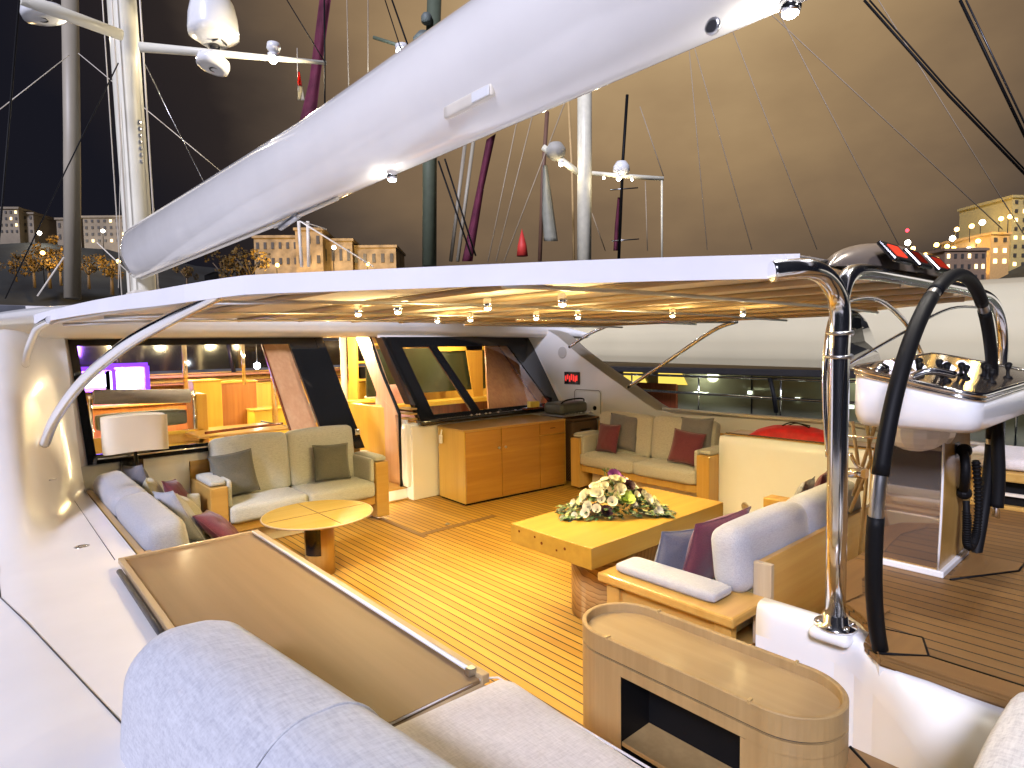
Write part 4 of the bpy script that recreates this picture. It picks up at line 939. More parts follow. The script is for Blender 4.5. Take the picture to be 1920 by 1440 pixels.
def leaves(n_, mat, lo, hi, hk, nm, sp=1.0):
    b = bm_new()
    for k in range(n_):
        u = fr.uniform(-.42, .40)*sp; v = fr.uniform(-.20, .17)*sp; h = hgt(u, v)*fr.uniform(.1, hk)
        c = fpt(u, v, h); d = (ax*(u*2.5+fr.uniform(-.4, .4))+ay*(v*4+fr.uniform(-.4, .4))+Vector((0, 0, fr.uniform(0, .7)))).normalized()
        L = fr.uniform(lo, hi); s_ = d.cross(Vector((0, 0, 1))).normalized()*L*.26; upv = s_.cross(d).normalized()*L*.12
        v0 = b.verts.new(c); v1 = b.verts.new(c+d*L*.5+s_-upv); v2 = b.verts.new(c+d*L-upv*1.5+Vector((0, 0, -.2*L))); v3 = b.verts.new(c+d*L*.5-s_-upv); v4 = b.verts.new(c+d*L*.5)
        b.faces.new((v0, v1, v4)); b.faces.new((v1, v2, v4)); b.faces.new((v2, v3, v4)); b.faces.new((v3, v0, v4))
    obj(nm, b, mat, t, recalc=False)
leaves(220, LEAF, .05, .09, .85, 'green_leaves'); leaves(150, LEAFD, .05, .10, .6, 'dark_leaves'); leaves(90, LEAFP, .04, .07, .9, 'pale_leaves')
b = bm_new()
for k in range(5):
    p = fpt(fr.uniform(-.06, .04), .08, .24); tube(b, curve([p, p+Vector((fr.uniform(-.03, .03), .02, .05)), p+Vector((fr.uniform(-.08, .04), .03, .10))], 4), [.004]*8+[.001], 5)
obj('stems', b, LEAF, t)

# ================================================================== AWNING
AW = thing('awning', 'wide cream cockpit awning on chrome tubes, white edge, ribbed underside', 'awning', (3.9, 3.5, 2.4))
outline = [(2.56, 1.10), (2.05, 1.56), (1.65, 1.97), (1.19, 2.47), (.80, 2.95), (.66, 3.4), (.52, 4.2), (.42, 5.2), (.36, 6.0), (.45, 6.25), (3.9, 6.55), (7.2, 6.65), (7.25, 5.4), (7.24, 4.0), (7.2, 2.73), (6.7, 2.3), (6.2, 1.75), (5.7, 1.08)]
def awz(x, y):
    e = 1-min(1, abs(x-3.9)/3.5)
    return 2.385 + .035*sstep(e*1.4) - .03*sstep((.95-x)/.3)
# strips across: port boundary x(y) and starboard boundary x(y)
portb = [(1.12, 2.60), (1.56, 2.10), (1.97, 1.65), (2.47, 1.19), (2.95, .80), (3.4, .66), (4.2, .52), (5.2, .42), (6.1, .38), (6.5, .5)]
stbb = [(1.06, 5.7), (1.75, 6.2), (2.3, 6.7), (2.73, 7.2), (4.0, 7.24), (6.5, 7.2)]
def lerp_tab(tab, y):
    for (a, p), (c, q) in zip(tab, tab[1:]):
        if y <= c: return p+(q-p)*max(0, (y-a))/(c-a)
    return tab[-1][1]
def aw(u, v, dz=0.0):
    y = 1.12+5.38*v; xa, xb = lerp_tab(portb, y), lerp_tab(stbb, y); x = xa+(xb-xa)*u
    rib = .012*abs(math.sin(x*PI/.62))**.5
    return Vector((x, y, awz(x, y)+dz+rib*(1 if dz == 0 else 1)))
b = bm_new(); grid(b, lambda u, v: aw(u, v), 110, 44); obj('canopy_underside', b, CANVAS, AW, recalc=False)
b = bm_new(); grid(b, lambda u, v: aw(u, v, .03), 110, 44); obj('canopy_top', b, CANW, AW, recalc=False)
# white hanging edge band
def edge_band(pts, h0, h1, n=6):
    b = bm_new()
    P2 = [Vector(p) for p in pts]
    for k in range(len(P2)-1):
        p, q = P2[k], P2[k+1]
        for j in range(n):
            a = p.lerp(q, j/n); c = p.lerp(q, (j+1)/n); t0 = (k+j/n)/(len(P2)-1); t1 = (k+(j+1)/n)/(len(P2)-1)
            f0 = h0+(h1-h0)*t0; f1 = h0+(h1-h0)*t1
            za, zc = awz(a.x, a.y)+.04, awz(c.x, c.y)+.04
            for i in range(4):
                s0 = i/4; s1 = (i+1)/4; bow = lambda s: .0
                nn = Vector((-(q.y-p.y), q.x-p.x)).normalized()
                vs = [b.verts.new((w_.x+nn.x*bow(s), w_.y+nn.y*bow(s), z_-hh*s)) for w_, z_, hh, s in ((a, za, f0, s0), (c, zc, f1, s0), (c, zc, f1, s1), (a, za, f0, s1))]
                f = b.faces.new(vs)
    bmesh.ops.remove_doubles(b, verts=b.verts, dist=.0003)
    bmesh.ops.solidify(b, geom=list(b.faces), thickness=.006); return b
obj('edge_band', edge_band([tuple(p.xy) for p in curve([(x, y, 0) for x, y in outline[:10]], 3)], .10, .06, 2), CANW, AW)
obj('edge_band', edge_band(outline[11:15]+[outline[15], outline[16], outline[17]], .05, .06), CANVAS, AW)
b = bm_new()
tube(b, [(x, y, awz(x, y)-.03) for x, y in [(2.5, 1.22)]+[(px_+.05, py_+.03) for px_, py_ in outline[1:9]]], .014, 8)
obj('edge_tube', b, CREAM, AW)
for x in (1.3, 2.0, 2.62, 3.24, 3.86, 4.48, 5.10, 5.72, 6.34, 6.9):
    ya = next((y for y in [1.05+.1*k for k in range(60)] if lerp_tab(portb, y) <= x <= lerp_tab(stbb, y)), 3)
    b = bm_new(); tube(b, [(x, y, awz(x, y)-.012) for y in (ya+.06, ya+1.5, (ya+6.4)/2, 6.4)], .019, 8); obj('rafter', b, PALEY, AW)
b = bm_new()
for y in (2.0, 3.2, 4.4, 5.6):
    xa, xb = lerp_tab(portb, y)+.1, lerp_tab(stbb, y)-.1
    tube(b, [(xa+(xb-xa)*k/10, y, awz(xa+(xb-xa)*k/10, y)-.045) for k in range(11)], .013, 6)
obj('cross_wire', b, STEEL, AW)
# crossing tubes below the canopy, seen edge-on, and the side struts
def strut(name, pts, r, n=8, mat=CHROME, par=AW):
    b = bm_new(); tube(b, curve(pts, n), r, 12); return obj(name, b, mat, par)
strut('strut', [(.36, 5.72, 1.42), (.40, 5.35, 1.63), (.50, 4.75, 1.90), (.62, 3.95, 2.13), (.75, 3.38, 2.27), (.86, 2.98, 2.365)], .034)
strut('strut', [(.34, 6.98, 2.0), (.35, 6.72, 2.12), (.37, 6.3, 2.24), (.38, 5.9, 2.30), (.41, 5.3, 2.33)], .03)
strut('strut', [(7.2, 5.56, 1.46), (7.2, 4.9, 1.84), (7.2, 4.2, 2.25), (7.2, 3.86, 2.36)], .026, 6)
strut('strut', [(7.18, 3.86, 2.36), (6.3, 4.2, 2.36), (5.2, 4.6, 2.37), (4.4, 4.9, 2.38)], .022, 6)
strut('strut', [(7.2, 6.74, 2.06), (7.2, 6.35, 2.25), (7.2, 5.96, 2.37)], .024, 6)
strut('strut', [(7.18, 5.96, 2.37), (6.1, 6.05, 2.37), (4.6, 6.1, 2.38)], .02, 6)
# small spot lamps on the rafters
spots = [((1.97, 3.80), 'first'), ((2.07, 3.45), ''), ((2.34, 2.86), ''), ((2.50, 2.39), ''), ((3.10, 4.50), ''), ((3.24, 4.2), ''), ((3.60, 3.75), ''), ((3.85, 3.50), ''), ((4.42, 2.95), ''), ((4.85, 2.55), '')]
sl = ['spot, leftmost of the nearer row below the awning', 'second lamp from the left in the nearer row below the awning', 'third lamp from the left in the nearer row below the awning', 'rightmost and largest lamp of the nearer row below the awning',
      'spot, leftmost of the farther row below the awning', 'second lamp from the left in the farther row below the awning', 'third lamp from the left in the farther row below the awning', 'fourth lamp from the left in the farther row below the awning', 'fifth lamp of the farther row, above the strut knee', 'spot, last of the farther row, nearest the chrome post']
for ((x, y), _), lab in zip(spots, sl):
    z = 2.35
    t = thing('awning_lamp', 'small chrome ' + lab, 'lamp', (x, y, z), group='small spot lamps below the awning')
    b = bm_new(); lathe(b, [(.022, -.02), (.026, .0), (.026, .03), (.018, .04)], (x, y, z), 14); obj('housing', b, CHROME, t)
    b = bm_new(); lathe(b, [(.020, -.021), (.018, -.03), (.006, -.036)], (x, y, z), 12); obj('lens', b, LAMP, t)
    lightobj('SPOT', (x, y, z-.045), 66 if x > 3 else 40, WARM, t, .03, target=(x+.25, y+.35, 0), spot=R(150), blend=.8)
    lightobj('POINT', (x, y, z-.06), 5.0, WARM, t, .03)

# ================================================================== CHROME ARCH
PX, PY = 2.755, 1.01
t = thing('chrome_arch', 'big polished chrome arch whose near post stands on the white ledge', 'arch', (PX, PY, .85))
b = bm_new(); tube(b, [(PX, PY, .85), (PX-.004, PY, 1.3), (PX-.008, PY, 1.8), (PX-.01, PY, 2.06)]+curve([(PX-.01, PY, 2.06), (PX-.004, PY, 2.18), (PX-.035, PY, 2.28), (PX-.13, PY+.01, 2.355), (PX-.27, PY+.03, 2.385), (PX-.38, PY+.12, 2.375)], 7)[1:], .0405, 24); obj('post', b, CHROME, t)
b = bm_new(); tube(b, curve([(PX-.02, PY, 2.26), (PX+.05, PY, 2.36), (PX+.22, PY, 2.405), (3.5, PY, 2.415), (4.3, PY, 2.415), (5.0, PY, 2.41), (5.5, PY, 2.38), (5.84, PY, 2.26), (5.98, PY, 2.05), (5.98, PY, 1.7), (5.98, PY, 1.2), (5.98, PY, .85)], 6), .036, 20); obj('crossbar', b, CHROME, t)
b = bm_new(); lathe(b, [(.085, 0), (.085, .014), (.052, .02), (.049, .06)], (PX, PY, .852), 28)
for a in range(6): lathe(b, [(.012, 0), (.012, .012)], (PX+.068*math.cos(a*PI/3), PY+.068*math.sin(a*PI/3), .866), 8)
obj('base_flange', b, CHROME, t)
for z in (2.03, 2.13):
    b = bm_new(); tube(b, [(PX-.01+.048*math.cos(k*PI/10), PY+.048*math.sin(k*PI/10), z) for k in range(20)], .008, 6, closed=True); ball(b, (PX+.035, PY-.03, z), .014, 8); obj('clamp', b, STEEL, t)
b = bm_new(); rbox(b, (PX-.09, PY-.085, .80), (PX+.10, PY+.085, .853), .03, n=5); obj('base_pad', b, GELW, t)
# slim instrument fairing on top of the arch
t = thing('instrument_fairing', 'silver curved instrument pod on the arch with red lit displays', 'instrument panel', (4, 1.0, 2.42))
def fair(u, v):
    x = 2.85+1.85*u; a = v*PI; k = math.sin(max(0, min(1, u))*PI)**.6
    return Vector((x, 1.10+.17*math.cos(a)*k, 2.43+.19*math.sin(a)*k*(1-.3*u)))
b = bm_new(); grid(b, fair, 24, 12); obj('shell', b, M_plain('silver_paint', (.16, .13, .11), .3, .3, coat=.4), t)
for k, (x, w_) in enumerate(((3.22, .24), (3.56, .2), (3.92, .26))):
    Mx = Matrix.Translation((x, .95, 2.50)) @ Matrix.Rotation(R(-38), 4, 'X')
    b = bm_new(); box(b, (-w_/2, -.012, -.06), (w_/2, .012, .06), .008); b.transform(Mx); s_ = obj('display', b, BLACK, t)
    b = bm_new(); box(b, (-w_/2+.05, -.015, -.035), (w_/2-.05, -.0125, .035)); b.transform(Mx); obj('screen', b, M_emit('red_screen%d' % k, (1, .06, .03), (1.1, .12, .3)[k]), s_)

# ================================================================== HELM
t = thing('helm_station', 'white helm pod with chrome rim and black levers on a varnished pedestal', 'helm', (3.95, 1.0, HZ))
# pod, sloping top
HM = Matrix.Rotation(0, 4, 'Z')
def pod_pts(z_off=0.0, ins=0.0):
    pl = [(3.3+ins, .63+ins), (3.3+ins, 1.13-ins), (3.42, 1.24-ins), (4.9-ins, 1.26-ins), (5.1-ins, 1.1), (5.1-ins, .60+ins), (3.42, .56+ins)]
    return pl
def round_poly(pl, r, n=5):
    out = []; m_ = len(pl)
    for i in range(m_):
        p = Vector(pl[i]); a = (Vector(pl[i-1])-p); c = (Vector(pl[(i+1) % m_])-p); ra = min(r, a.length*.45, c.length*.45)
        s0 = p+a.normalized()*ra; s1 = p+c.normalized()*ra
        for k in range(n+1):
            q = k/n; out.append(s0*(1-q)**2+p*2*q*(1-q)+s1*q*q)
    return out
pp_ = round_poly([(3.30, .635), (3.30, 1.16), (5.0, 1.22), (5.0, .60)], .11, 6)
topz = lambda x, y: 1.835+(y-.6)*.22+(x-3.3)*.015
def shell(bm, levels):
    rings = []
    cx_, cy_ = 4.1, .92
    for sc_, zf in levels:
        rings.append([bm.verts.new((cx_+(p.x-cx_)*(1-(1-sc_)*.45), cy_+(p.y-cy_)*sc_, zf(p.x, p.y))) for p in pp_])
    for a, c in zip(rings, rings[1:]):
        for k in range(len(pp_)):
            j = (k+1) % len(pp_); f = bm.faces.new((a[k], a[j], c[j], c[k])); f.smooth = True
    bm.faces.new(rings[0][::-1]); bm.faces.new(rings[-1])
b = bm_new(); shell(b, [(.70, lambda x, y: 1.665), (.90, lambda x, y: 1.67), (.965, lambda x, y: 1.69), (1.0, lambda x, y: 1.725), (1.01, lambda x, y: 1.76), (1.0, topz)]); obj('pod', b, GELW, t)
b = bm_new(); shell(b, [(.985, lambda x, y: topz(x, y)+.001), (.96, lambda x, y: topz(x, y)+.006)]); obj('dash', b, M_plain('dash_chrome', (.35, .28, .22), .12, .9), t)
b = bm_new()
for dz, r_, k in ((.0, .014, 1.0), (-.022, .009, 1.003)): tube(b, [(4.1+(p.x-4.1)*k, .92+(p.y-.92)*k, topz(p.x, p.y)+dz) for p in pp_], r_, 8, closed=True)
obj('rim', b, CHROME, t)
for k, (x, y) in enumerate(((3.42, .98), (3.52, .92), (3.62, .95), (3.70, .86), (3.78, .9), (3.86, .80), (3.95, .84), (4.02, .74), (3.58, .82), (3.9, .70), (4.15, .78), (4.3, .70))):
    b = bm_new(); z = topz(x, y); h = .06+.03*rnd.random(); lathe(b, [(.024, 0), (.02, .012), (.009, .018), (.008, h*.6), (.014, h*.75), (.016, h)], (x, y, z), 10); ball(b, (x+.01, y, z+h), .018, 8, 1.5, 1, .8); obj('lever', b, BLACKM, t)
for x, y, w_ in ((3.55, 1.05, .10), (3.78, 1.0, .14), (4.05, .92, .10), (4.3, .9, .12)): 
    Mx = Matrix.Translation((x, y, topz(x, y)+.03)) @ Matrix.Rotation(R(40), 4, 'X'); q = bm_new(); box(q, (-w_/2, -.03, -.01), (w_/2, .03, .01), .003); q.transform(Mx); obj('gauge_screen', q, GAUGE, t)
b = bm_new(); lathe(b, [(.05, 0), (.05, .03), (.02, .05)], (3.38, 1.06, topz(3.38, 1.06)), 16); obj('compass', b, CHROME, t)
b = bm_new(); tube(b, curve([(3.33, .9, 2.0-.08), (3.36, .83, 1.95), (3.42, .75, 1.93)], 4), .018, 8); obj('grab_handle', b, CHROME, t)
# clear wind shield with chrome hoop
sh = curve([(3.30, 1.20, 1.95), (3.33, 1.24, 2.10), (3.45, 1.27, 2.22), (3.62, 1.28, 2.27), (3.85, 1.28, 2.22), (4.0, 1.27, 2.08), (4.03, 1.25, 1.98)], 6)
b = bm_new(); vs = [b.verts.new(p) for p in sh]; b.faces.new(vs); bmesh.ops.solidify(b, geom=list(b.faces), thickness=.006); obj('wind_shield', b, PLEX, t)
b = bm_new(); tube(b, curve([(3.28, 1.25, 1.50), (3.28, 1.27, 1.75), (3.30, 1.28, 2.0), (3.40, 1.29, 2.22), (3.65, 1.30, 2.32), (4.1, 1.29, 2.34), (4.6, 1.28, 2.2), (4.9, 1.27, 2.0)], 6), .015, 8)
tube(b, curve([(3.40, 1.24, 1.95), (3.8, 1.1, 2.12), (4.4, 1.0, 2.28), (5.1, .95, 2.30)], 6), .008, 8); obj('shield_hoop', b, CHROME, t)
# pedestal
b = bm_new(); box(b, (3.72, .84, HZ), (4.26, 1.17, HZ+.035), .006); obj('plinth', b, GELW, t)
def pedx(v): return 3.735-.055*math.sin(min(1, v*1.15)*PI)**.8
b = bm_new(); rg = []
for q in range(13):
    v = q/12; z = HZ+.035+.79*v; x = pedx(v); y0_ = .86-.02*math.sin(v*PI); y1_ = 1.155+.03*math.sin(v*PI)
    rg.append([b.verts.new(p) for p in ((x, y0_, z), (x, y1_, z), (4.24, y1_, z), (4.24, y0_, z))])
for a_, c_ in zip(rg, rg[1:]):
    for q in range(4): f = b.faces.new((a_[q], a_[(q+1) % 4], c_[(q+1) % 4], c_[q]))
b.faces.new(rg[0]); b.faces.new(rg[-1]); obj('pedestal', b, OAKZ, t)
b = bm_new()
grid(b, lambda u, v: Vector((pedx(v)-.006, .872-.02*math.sin(v*PI)+(.271+.05*math.sin(v*PI))*u, HZ+.045+.775*v)), 2, 16); obj('side_panel', b, M_plain('mirror_panel', (.50, .42, .36), .06, .85, coat=.5), t)
b = bm_new(); tube(b, [(pedx(v/8)-.006, .866-.02*math.sin(v/8*PI), HZ+.04+.78*v/8) for v in range(9)], .006, 6); obj('panel_edge', b, GELW, t)
b = bm_new(); ball(b, (3.80, .99, 1.62), .17, 18, 1.2, 1, .75); obj('pod_neck', b, GELW, t)
# black rubber hoses behind the pedestal
b = bm_new(); tube(b, curve([(4.5, .78, 1.62), (4.5, .76, 1.3), (4.48, .76, 1.1)], 5), .035, 10); tube(b, curve([(4.62, .80, 1.62), (4.60, .78, 1.35), (4.58, .78, 1.12)], 5), .03, 10); obj('hose', b, BLACKM, t)
b = bm_new(); tube(b, [(4.58, .78, 1.12), (4.58, .78, 1.02)], .02, 8); tube(b, [(4.62, .78, 1.1), (4.64, .78, 1.0)], .012, 8); obj('hose_end', b, CHROME, t)
# handset
t = thing('telephone_handset', 'black handset with coiled cord hanging on the wooden helm pedestal', 'telephone', (4.0, .83, 1.2))
b = bm_new(); tube(b, curve([(3.93, .815, 1.50), (3.86, .79, 1.44), (3.86, .79, 1.36), (3.94, .81, 1.28)], 6), .022, 10); ball(b, (3.95, .815, 1.50), .045, 12, 1, .8, .8); ball(b, (3.95, .81, 1.27), .045, 12, 1, .8, .8); obj('handset', b, BLACKM, t)
b = bm_new(); box(b, (3.9, .845, 1.24), (4.0, .86, 1.54), .006); obj('cradle', b, DKMET, t)
b = bm_new(); cc = curve([(3.95, .80, 1.23), (3.93, .79, 1.12), (3.95, .79, 1.0), (4.05, .79, .96), (4.16, .79, 1.02), (4.18, .79, 1.2), (4.14, .80, 1.42)], 10)
tube(b, cc, .017, 8)
hx_ = []
for i, p in enumerate(cc):
    if 5 < i < len(cc)-1: tube(b, [p+(cc[i+1]-cc[i-1]).normalized().cross(Vector((0, 1, 0)))*.018*math.cos(a)+Vector((0, .018*math.sin(a), 0)) for a in [k*PI/4 for k in range(8)]], .005, 5, closed=True)
obj('cord', b, BLACKM, t)
# steering wheel
t = thing('steering_wheel', 'very large steering wheel with black grip sleeves and chrome joints', 'steering wheel', (3.513, .795, .4))
WC = Vector((3.513, .795, 1.399)); az = .009; ti = -.039
ea = Vector((math.cos(az), math.sin(az), 0)); en = Vector((-math.sin(az), math.cos(az), 0)); eb = Vector((0, 0, math.cos(ti)))+en*math.sin(ti)
wp = lambda a, rr=1.0: WC+(ea*math.cos(a)+eb*math.sin(a))*rr
b = bm_new(); tube(b, [wp(2*PI*k/120) for k in range(120)], .026, 12, closed=True); obj('rim', b, STEEL, t)
for a0, a1, m_ in ((-48, 4, BLACKM), (6, 58, BLACKM), (62, 116, BLACKM), (118.5, 169, BLACKM), (178, 222, BLACKM), (226, 262, BLACKM)):
    b = bm_new(); tube(b, [wp(R(a0+(a1-a0)*k/20)) for k in range(21)], .030, 14); obj('grip', b, m_, t)
# chrome step bracket and folded laths behind the near post
t = thing('folded_gangway', 'pale wooden laths and chrome bracket half hidden behind the big post', 'gangway', (4.8, 2.0, HZ))
b = bm_new(); a = at(1600, 1080, X=4.3); 
for (x0_, y0_, x1_, y1_) in ((1598, 790, 1616, 920), (1640, 800, 1600, 930), (1625, 790, 1636, 890), (1594, 960, 1634, 860), (1612, 1040, 1626, 880), (1660, 790, 1640, 1010)):
    tube(b, [at(x0_, y0_, X=4.3), at(x1_, y1_, X=4.3)], .012, 6)
obj('lath', b, PALEY, t)
b = bm_new(); tube(b, [at(1590, 886, X=3.9), at(1626, 888, X=3.9)], .03, 12); obj('bracket', b, CHROME, t)
b = bm_new(); tube(b, [at(1592, 818, X=4.0), at(1660, 822, X=4.0)], .008, 6); tube(b, curve([at(1594, 850, X=4), at(1606, 872, X=4), at(1626, 884, X=4)], 4), .012, 8); obj('hook_rod', b, CHROME, t)
# helm seat on the far side
t = thing('teak_bench', 'teak helm bench with dark opening, far side of the helm deck', 'bench', (5.95, .4, HZ))
b = bm_new(); box(b, (5.55, -.4, HZ), (6.35, 1.2, HZ+.03), .006); box(b, (5.56, -.4, HZ+.03), (6.3, .74, 1.06), .006); box(b, (5.56, 1.08, HZ+.03), (6.3, 1.19, 1.06), .006); box(b, (5.53, -.4, 1.06), (6.35, 1.22, 1.13), .01); obj('frame', b, OAKX, t)
b = bm_new(); box(b, (5.60, .741, HZ+.031), (6.3, 1.079, 1.059)); obj('opening', b, BLACKM, t)  # black block put in the gap to stand for its shade
b = bm_new(); box(b, (5.57, .745, .95), (5.6, 1.075, .97)); obj('shelf', b, CREAM, t)
b = bm_new(); rbox(b, (5.58, -.4, 1.13), (6.35, 1.2, 1.22), .04, .01, 7); obj('seat_cushion', b, FABW, t)

# ================================================================== BOOM AND MAST
t = thing('boom', 'huge glossy white boom sweeping overhead from the mast to the upper right', 'boom', (3.6, 19.5, 4.2))
def boom(u, v):
    y = 20.1-24.5*u; a = v*2*PI
    hgt_ = 1.38 - .0*u; 
    zb = 4.16 - .10*min(1, u*2)-.03*u; 
    if u < .02: k = .93+.07*math.sqrt(max(0, u/.02))
    else: k = 1
    H_ = (1.42-.32*min(1, u/.5))*k; W_ = (.86-.05*u)*k
    c, s = math.cos(a), math.sin(a)
    # rounded V: wider on top, narrow keel
    xx = W_/2*math.copysign(abs(c)**.8, c)*(1 if s > 0 else (1-.35*abs(s)))
    zz = zb+H_/2+H_/2*math.copysign(abs(s)**.85, s)
    return Vector((3.6+xx, y, zz))
b = bm_new(); grid(b, boom, 60, 40); 
for k in (0, 60): 
    vs = [b.verts.new(boom(k/60, j/40)) for j in range(40)]; b.faces.new(vs)
bmesh.ops.remove_doubles(b, verts=b.verts, dist=.0005); obj('spar', b, SPAR, t)
b = bm_new(); tube(b, [(3.6, 19.6, 4.13), (3.6, 9.2, 4.02)], .03, 8); tube(b, [(3.6, 9.6, 4.0), (3.6, 7.4, 4.02)], .025, 8); obj('keel_track', b, CREAM, t)
b = bm_new(); p = at(545, 412, X=3.6); tube(b, [(3.6, p.y-.3, p.z+.02), (3.6, p.y+.4, p.z-.05)], .05, 8); tube(b, [(3.6, p.y-.3, p.z+.02), (3.6, p.y-1.4, p.z+.08)], .02, 8); obj('vang_fitting', b, STEEL, t)
# flush lamp hatch in the boom's port flank
p = at(905, 246, X=3.42)
b = bm_new(); rbox(b, (3.30, p.y-.26, 4.16), (3.36, p.y+.42, 4.27), .02, n=4); o = obj('lamp_recess', b, CREAM, t)
b = bm_new(); box(b, (3.285, p.y-.25, 4.17), (3.30, p.y-.02, 4.25), .004); obj('recess_lens', b, GELW, o)
p = at(1338, 50, X=3.35); b = bm_new(); lathe(b, [(.05, 0), (.05, .015), (.03, .02)], tuple(p), 16, mat=Matrix.Rotation(-PI/2, 4, 'Y')); obj('fairlead', b, STEEL, t)
p = at(1480, 3, X=3.6)
def boomlamp(y, e, lab, tgt, col=(1, .93, .82)):
    q = thing('boom_lamp', lab, 'lamp', (3.6, y, 4.0), group='lamps under the boom')
    b = bm_new(); lathe(b, [(.05, -.03), (.06, 0), (.06, .05)], (3.6, y, 4.0), 18); obj('housing', b, CHROME, q)
    b = bm_new(); lathe(b, [(.045, -.031), (.035, -.045), (.01, -.05)], (3.6, y, 4.0), 14); obj('lens', b, LAMPW, q)
    lightobj('SPOT', (3.6, y, 3.93), e, col, q, .05, target=tgt, spot=R(120), blend=.5)
    lightobj('POINT', (3.6, y+.05, 3.90), 9, (1, .95, .85), q, .04)
boomlamp(1.62, 55, 'glaring lamp under the boom at the top edge of the picture', (3.2, .2, .8))
boomlamp(at(735, 322, X=3.6).y, 60, 'glowing lamp under the middle of the boom, left of centre', (3.0, 6.5, 2))
boomlamp(.6, 85, 'lamp under the boom farther aft, lighting the helm deck', (2.6, .3, .8))
# mast
t = thing('mast', 'tall cream mast with spreaders, at the forward end of the boom', 'mast', (3.6, 20.6, 2.8))
b = bm_new()
def mastf(u, v):
    z = 2.8+17*u; a = v*2*PI; yr = 20.6+ -.0*u*17+.10*(z-4)*0.0
    return Vector((3.78+.36*math.cos(a)-.014*(z-4), 20.6+.48*math.sin(a)*1.0, z))
grid(b, mastf, 6, 24); obj('mast_tube', b, MASTM, t)
b = bm_new(); tube(b, [(3.41, 20.1, 3.0), (3.28, 20.1, 19)], .02, 5); tube(b, [(4.11, 20.1, 3.0), (3.96, 20.1, 19)], .025, 5); tube(b, [(3.21, 20.2, 3.0), (3.08, 20.2, 19)], .015, 5); obj('halyard', b, CREAM, t)
b = bm_new()
for k in range(7): ball(b, (3.86, 20.12, 7.5+.18*k), .05, 6, 1, .6, 1.4)
obj('cleat', b, STEEL, t)
zs = 10.46
a, c = at(262, 88, Z=zs), at(612, 118, Z=zs+.0)
def spr(p, q, r0_, r1_):
    b = bm_new(); b2 = bm_new(); tube(b2, [p, p.lerp(q, .5), q], [r0_, (r0_+r1_)/2, r1_], 12); merge(b, b2); return b
obj('spreader', spr(a, c, .13, .055), MASTM, t)
a2, c2 = at(228, 66, Z=zs), at(38, -4, Z=zs)
obj('spreader', spr(a2, c2, .14, .15), MASTM, t)
def dome(px, py, D_, r, lab, sx_=1, h=1.0):
    p = at(px, py, Z=zs) if D_ is None else at(px, py, D=D_); q = thing('radome', lab, 'radome', tuple(p), group='radomes')
    return p, q
p, q = dome(400, 45, 17.2, .6, 'big white satellite dome standing on the right spreader')
b = bm_new(); lathe(b, [(.30, -.58), (.50, -.44), (.66, -.34), (.67, -.20), (.64, .2), (.56, .55), (.42, .80), (.2, .95), (0, .99)], tuple(p), 28); obj('dome', b, GELW, q)
b = bm_new(); tube(b, [p+Vector((0, 0, -.75)), p+Vector((0, 0, -.56))], .15, 10); tube(b, [p+Vector((-.15, -.3, -.62)), p+Vector((.05, -.35, -.5)), p+Vector((.25, -.3, -.62))], .03, 6); obj('mount', b, DKMET, q)
p = at(400, 119, D=17.2); q = thing('radar', 'small white disc radar hanging under the right spreader', 'radar', tuple(p))
Mt = Matrix.Rotation(R(14), 4, 'Y')
b = bm_new(); lathe(b, [(.30, -.16), (.42, -.13), (.44, 0), (.42, .12), (.3, .2)], tuple(p), 26, mat=Mt); obj('radar_disc', b, GELW, q)
b = bm_new(); tube(b, [p+Vector((.13*math.cos(k*PI/8)+.03, .13*math.sin(k*PI/8), -.165)) for k in range(16)], .02, 5, closed=True); tube(b, [p+Vector((0, 0, .2)), p+Vector((0, 0, .45))], .05, 6); obj('radar_mount', b, DKMET, q)
p = at(82, 25, D=17.5); q = thing('radar', 'round white radar under the left spreader, top left', 'radar', tuple(p))
b = bm_new(); lathe(b, [(.30, -.18), (.54, -.14), (.57, 0), (.54, .12), (.3, .22)], tuple(p), 26, mat=Matrix.Rotation(R(-14), 4, 'Y')); obj('radar_disc', b, GELW, q)
b = bm_new(); tube(b, [p+Vector((.14*math.cos(k*PI/8)-.05, .14*math.sin(k*PI/8), -.19)) for k in range(16)], .02, 5, closed=True); tube(b, [p+Vector((0, 0, .2)), p+Vector((.2, 0, .5))], .05, 6); obj('radar_mount', b, DKMET, q)
def mlamp(px, py, D_, r, lab, mat=LAMP, e=0, col=SOFTW, nm='spreader_lamp'):
    p = at(px, py, D=D_); q = thing(nm, lab, 'lamp', tuple(p)); b = bm_new(); ball(b, p, r, 10); obj('lens', b, mat, q)
    b = bm_new(); lathe(b, [(r*1.2, r*.3), (r*1.3, r*1.4), (r*.4, r*1.8)], tuple(p), 12); obj('housing', b, GELW, q)
    if e: lightobj('POINT', p-Vector((0, 0, r*2.5)), e, col, q, r)
    return q
mlamp(512, 112, 16.8, .11, 'brightest lamp on the right spreader below a small white dome', LAMP, 260)
mlamp(335, 97, 17.8, .05, 'small lamp on the right spreader near the mast', LAMP, 60)
mlamp(153, 45, 18.2, .05, 'small lamp under the left spreader', LAMP, 60)
p = at(513, 90, D=16.8); q = thing('antenna', 'small white antenna dome above the brightest spreader lamp', 'antenna', tuple(p)); b = bm_new(); lathe(b, [(.1, -.15), (.19, -.02), (.17, .12), (0, .16)], tuple(p), 14); obj('dome', b, GELW, q); b = bm_new(); tube(b, [p-Vector((0, 0, .3)), p-Vector((0, 0, .12))], .05, 6); obj('stem', b, GELW, q)
q = thing('courtesy_flag', 'small hanging flag, red above and white below, on the right spreader', 'flag', tuple(at(562, 135, D=16.6)))
a = at(558, 134, D=16.6); 
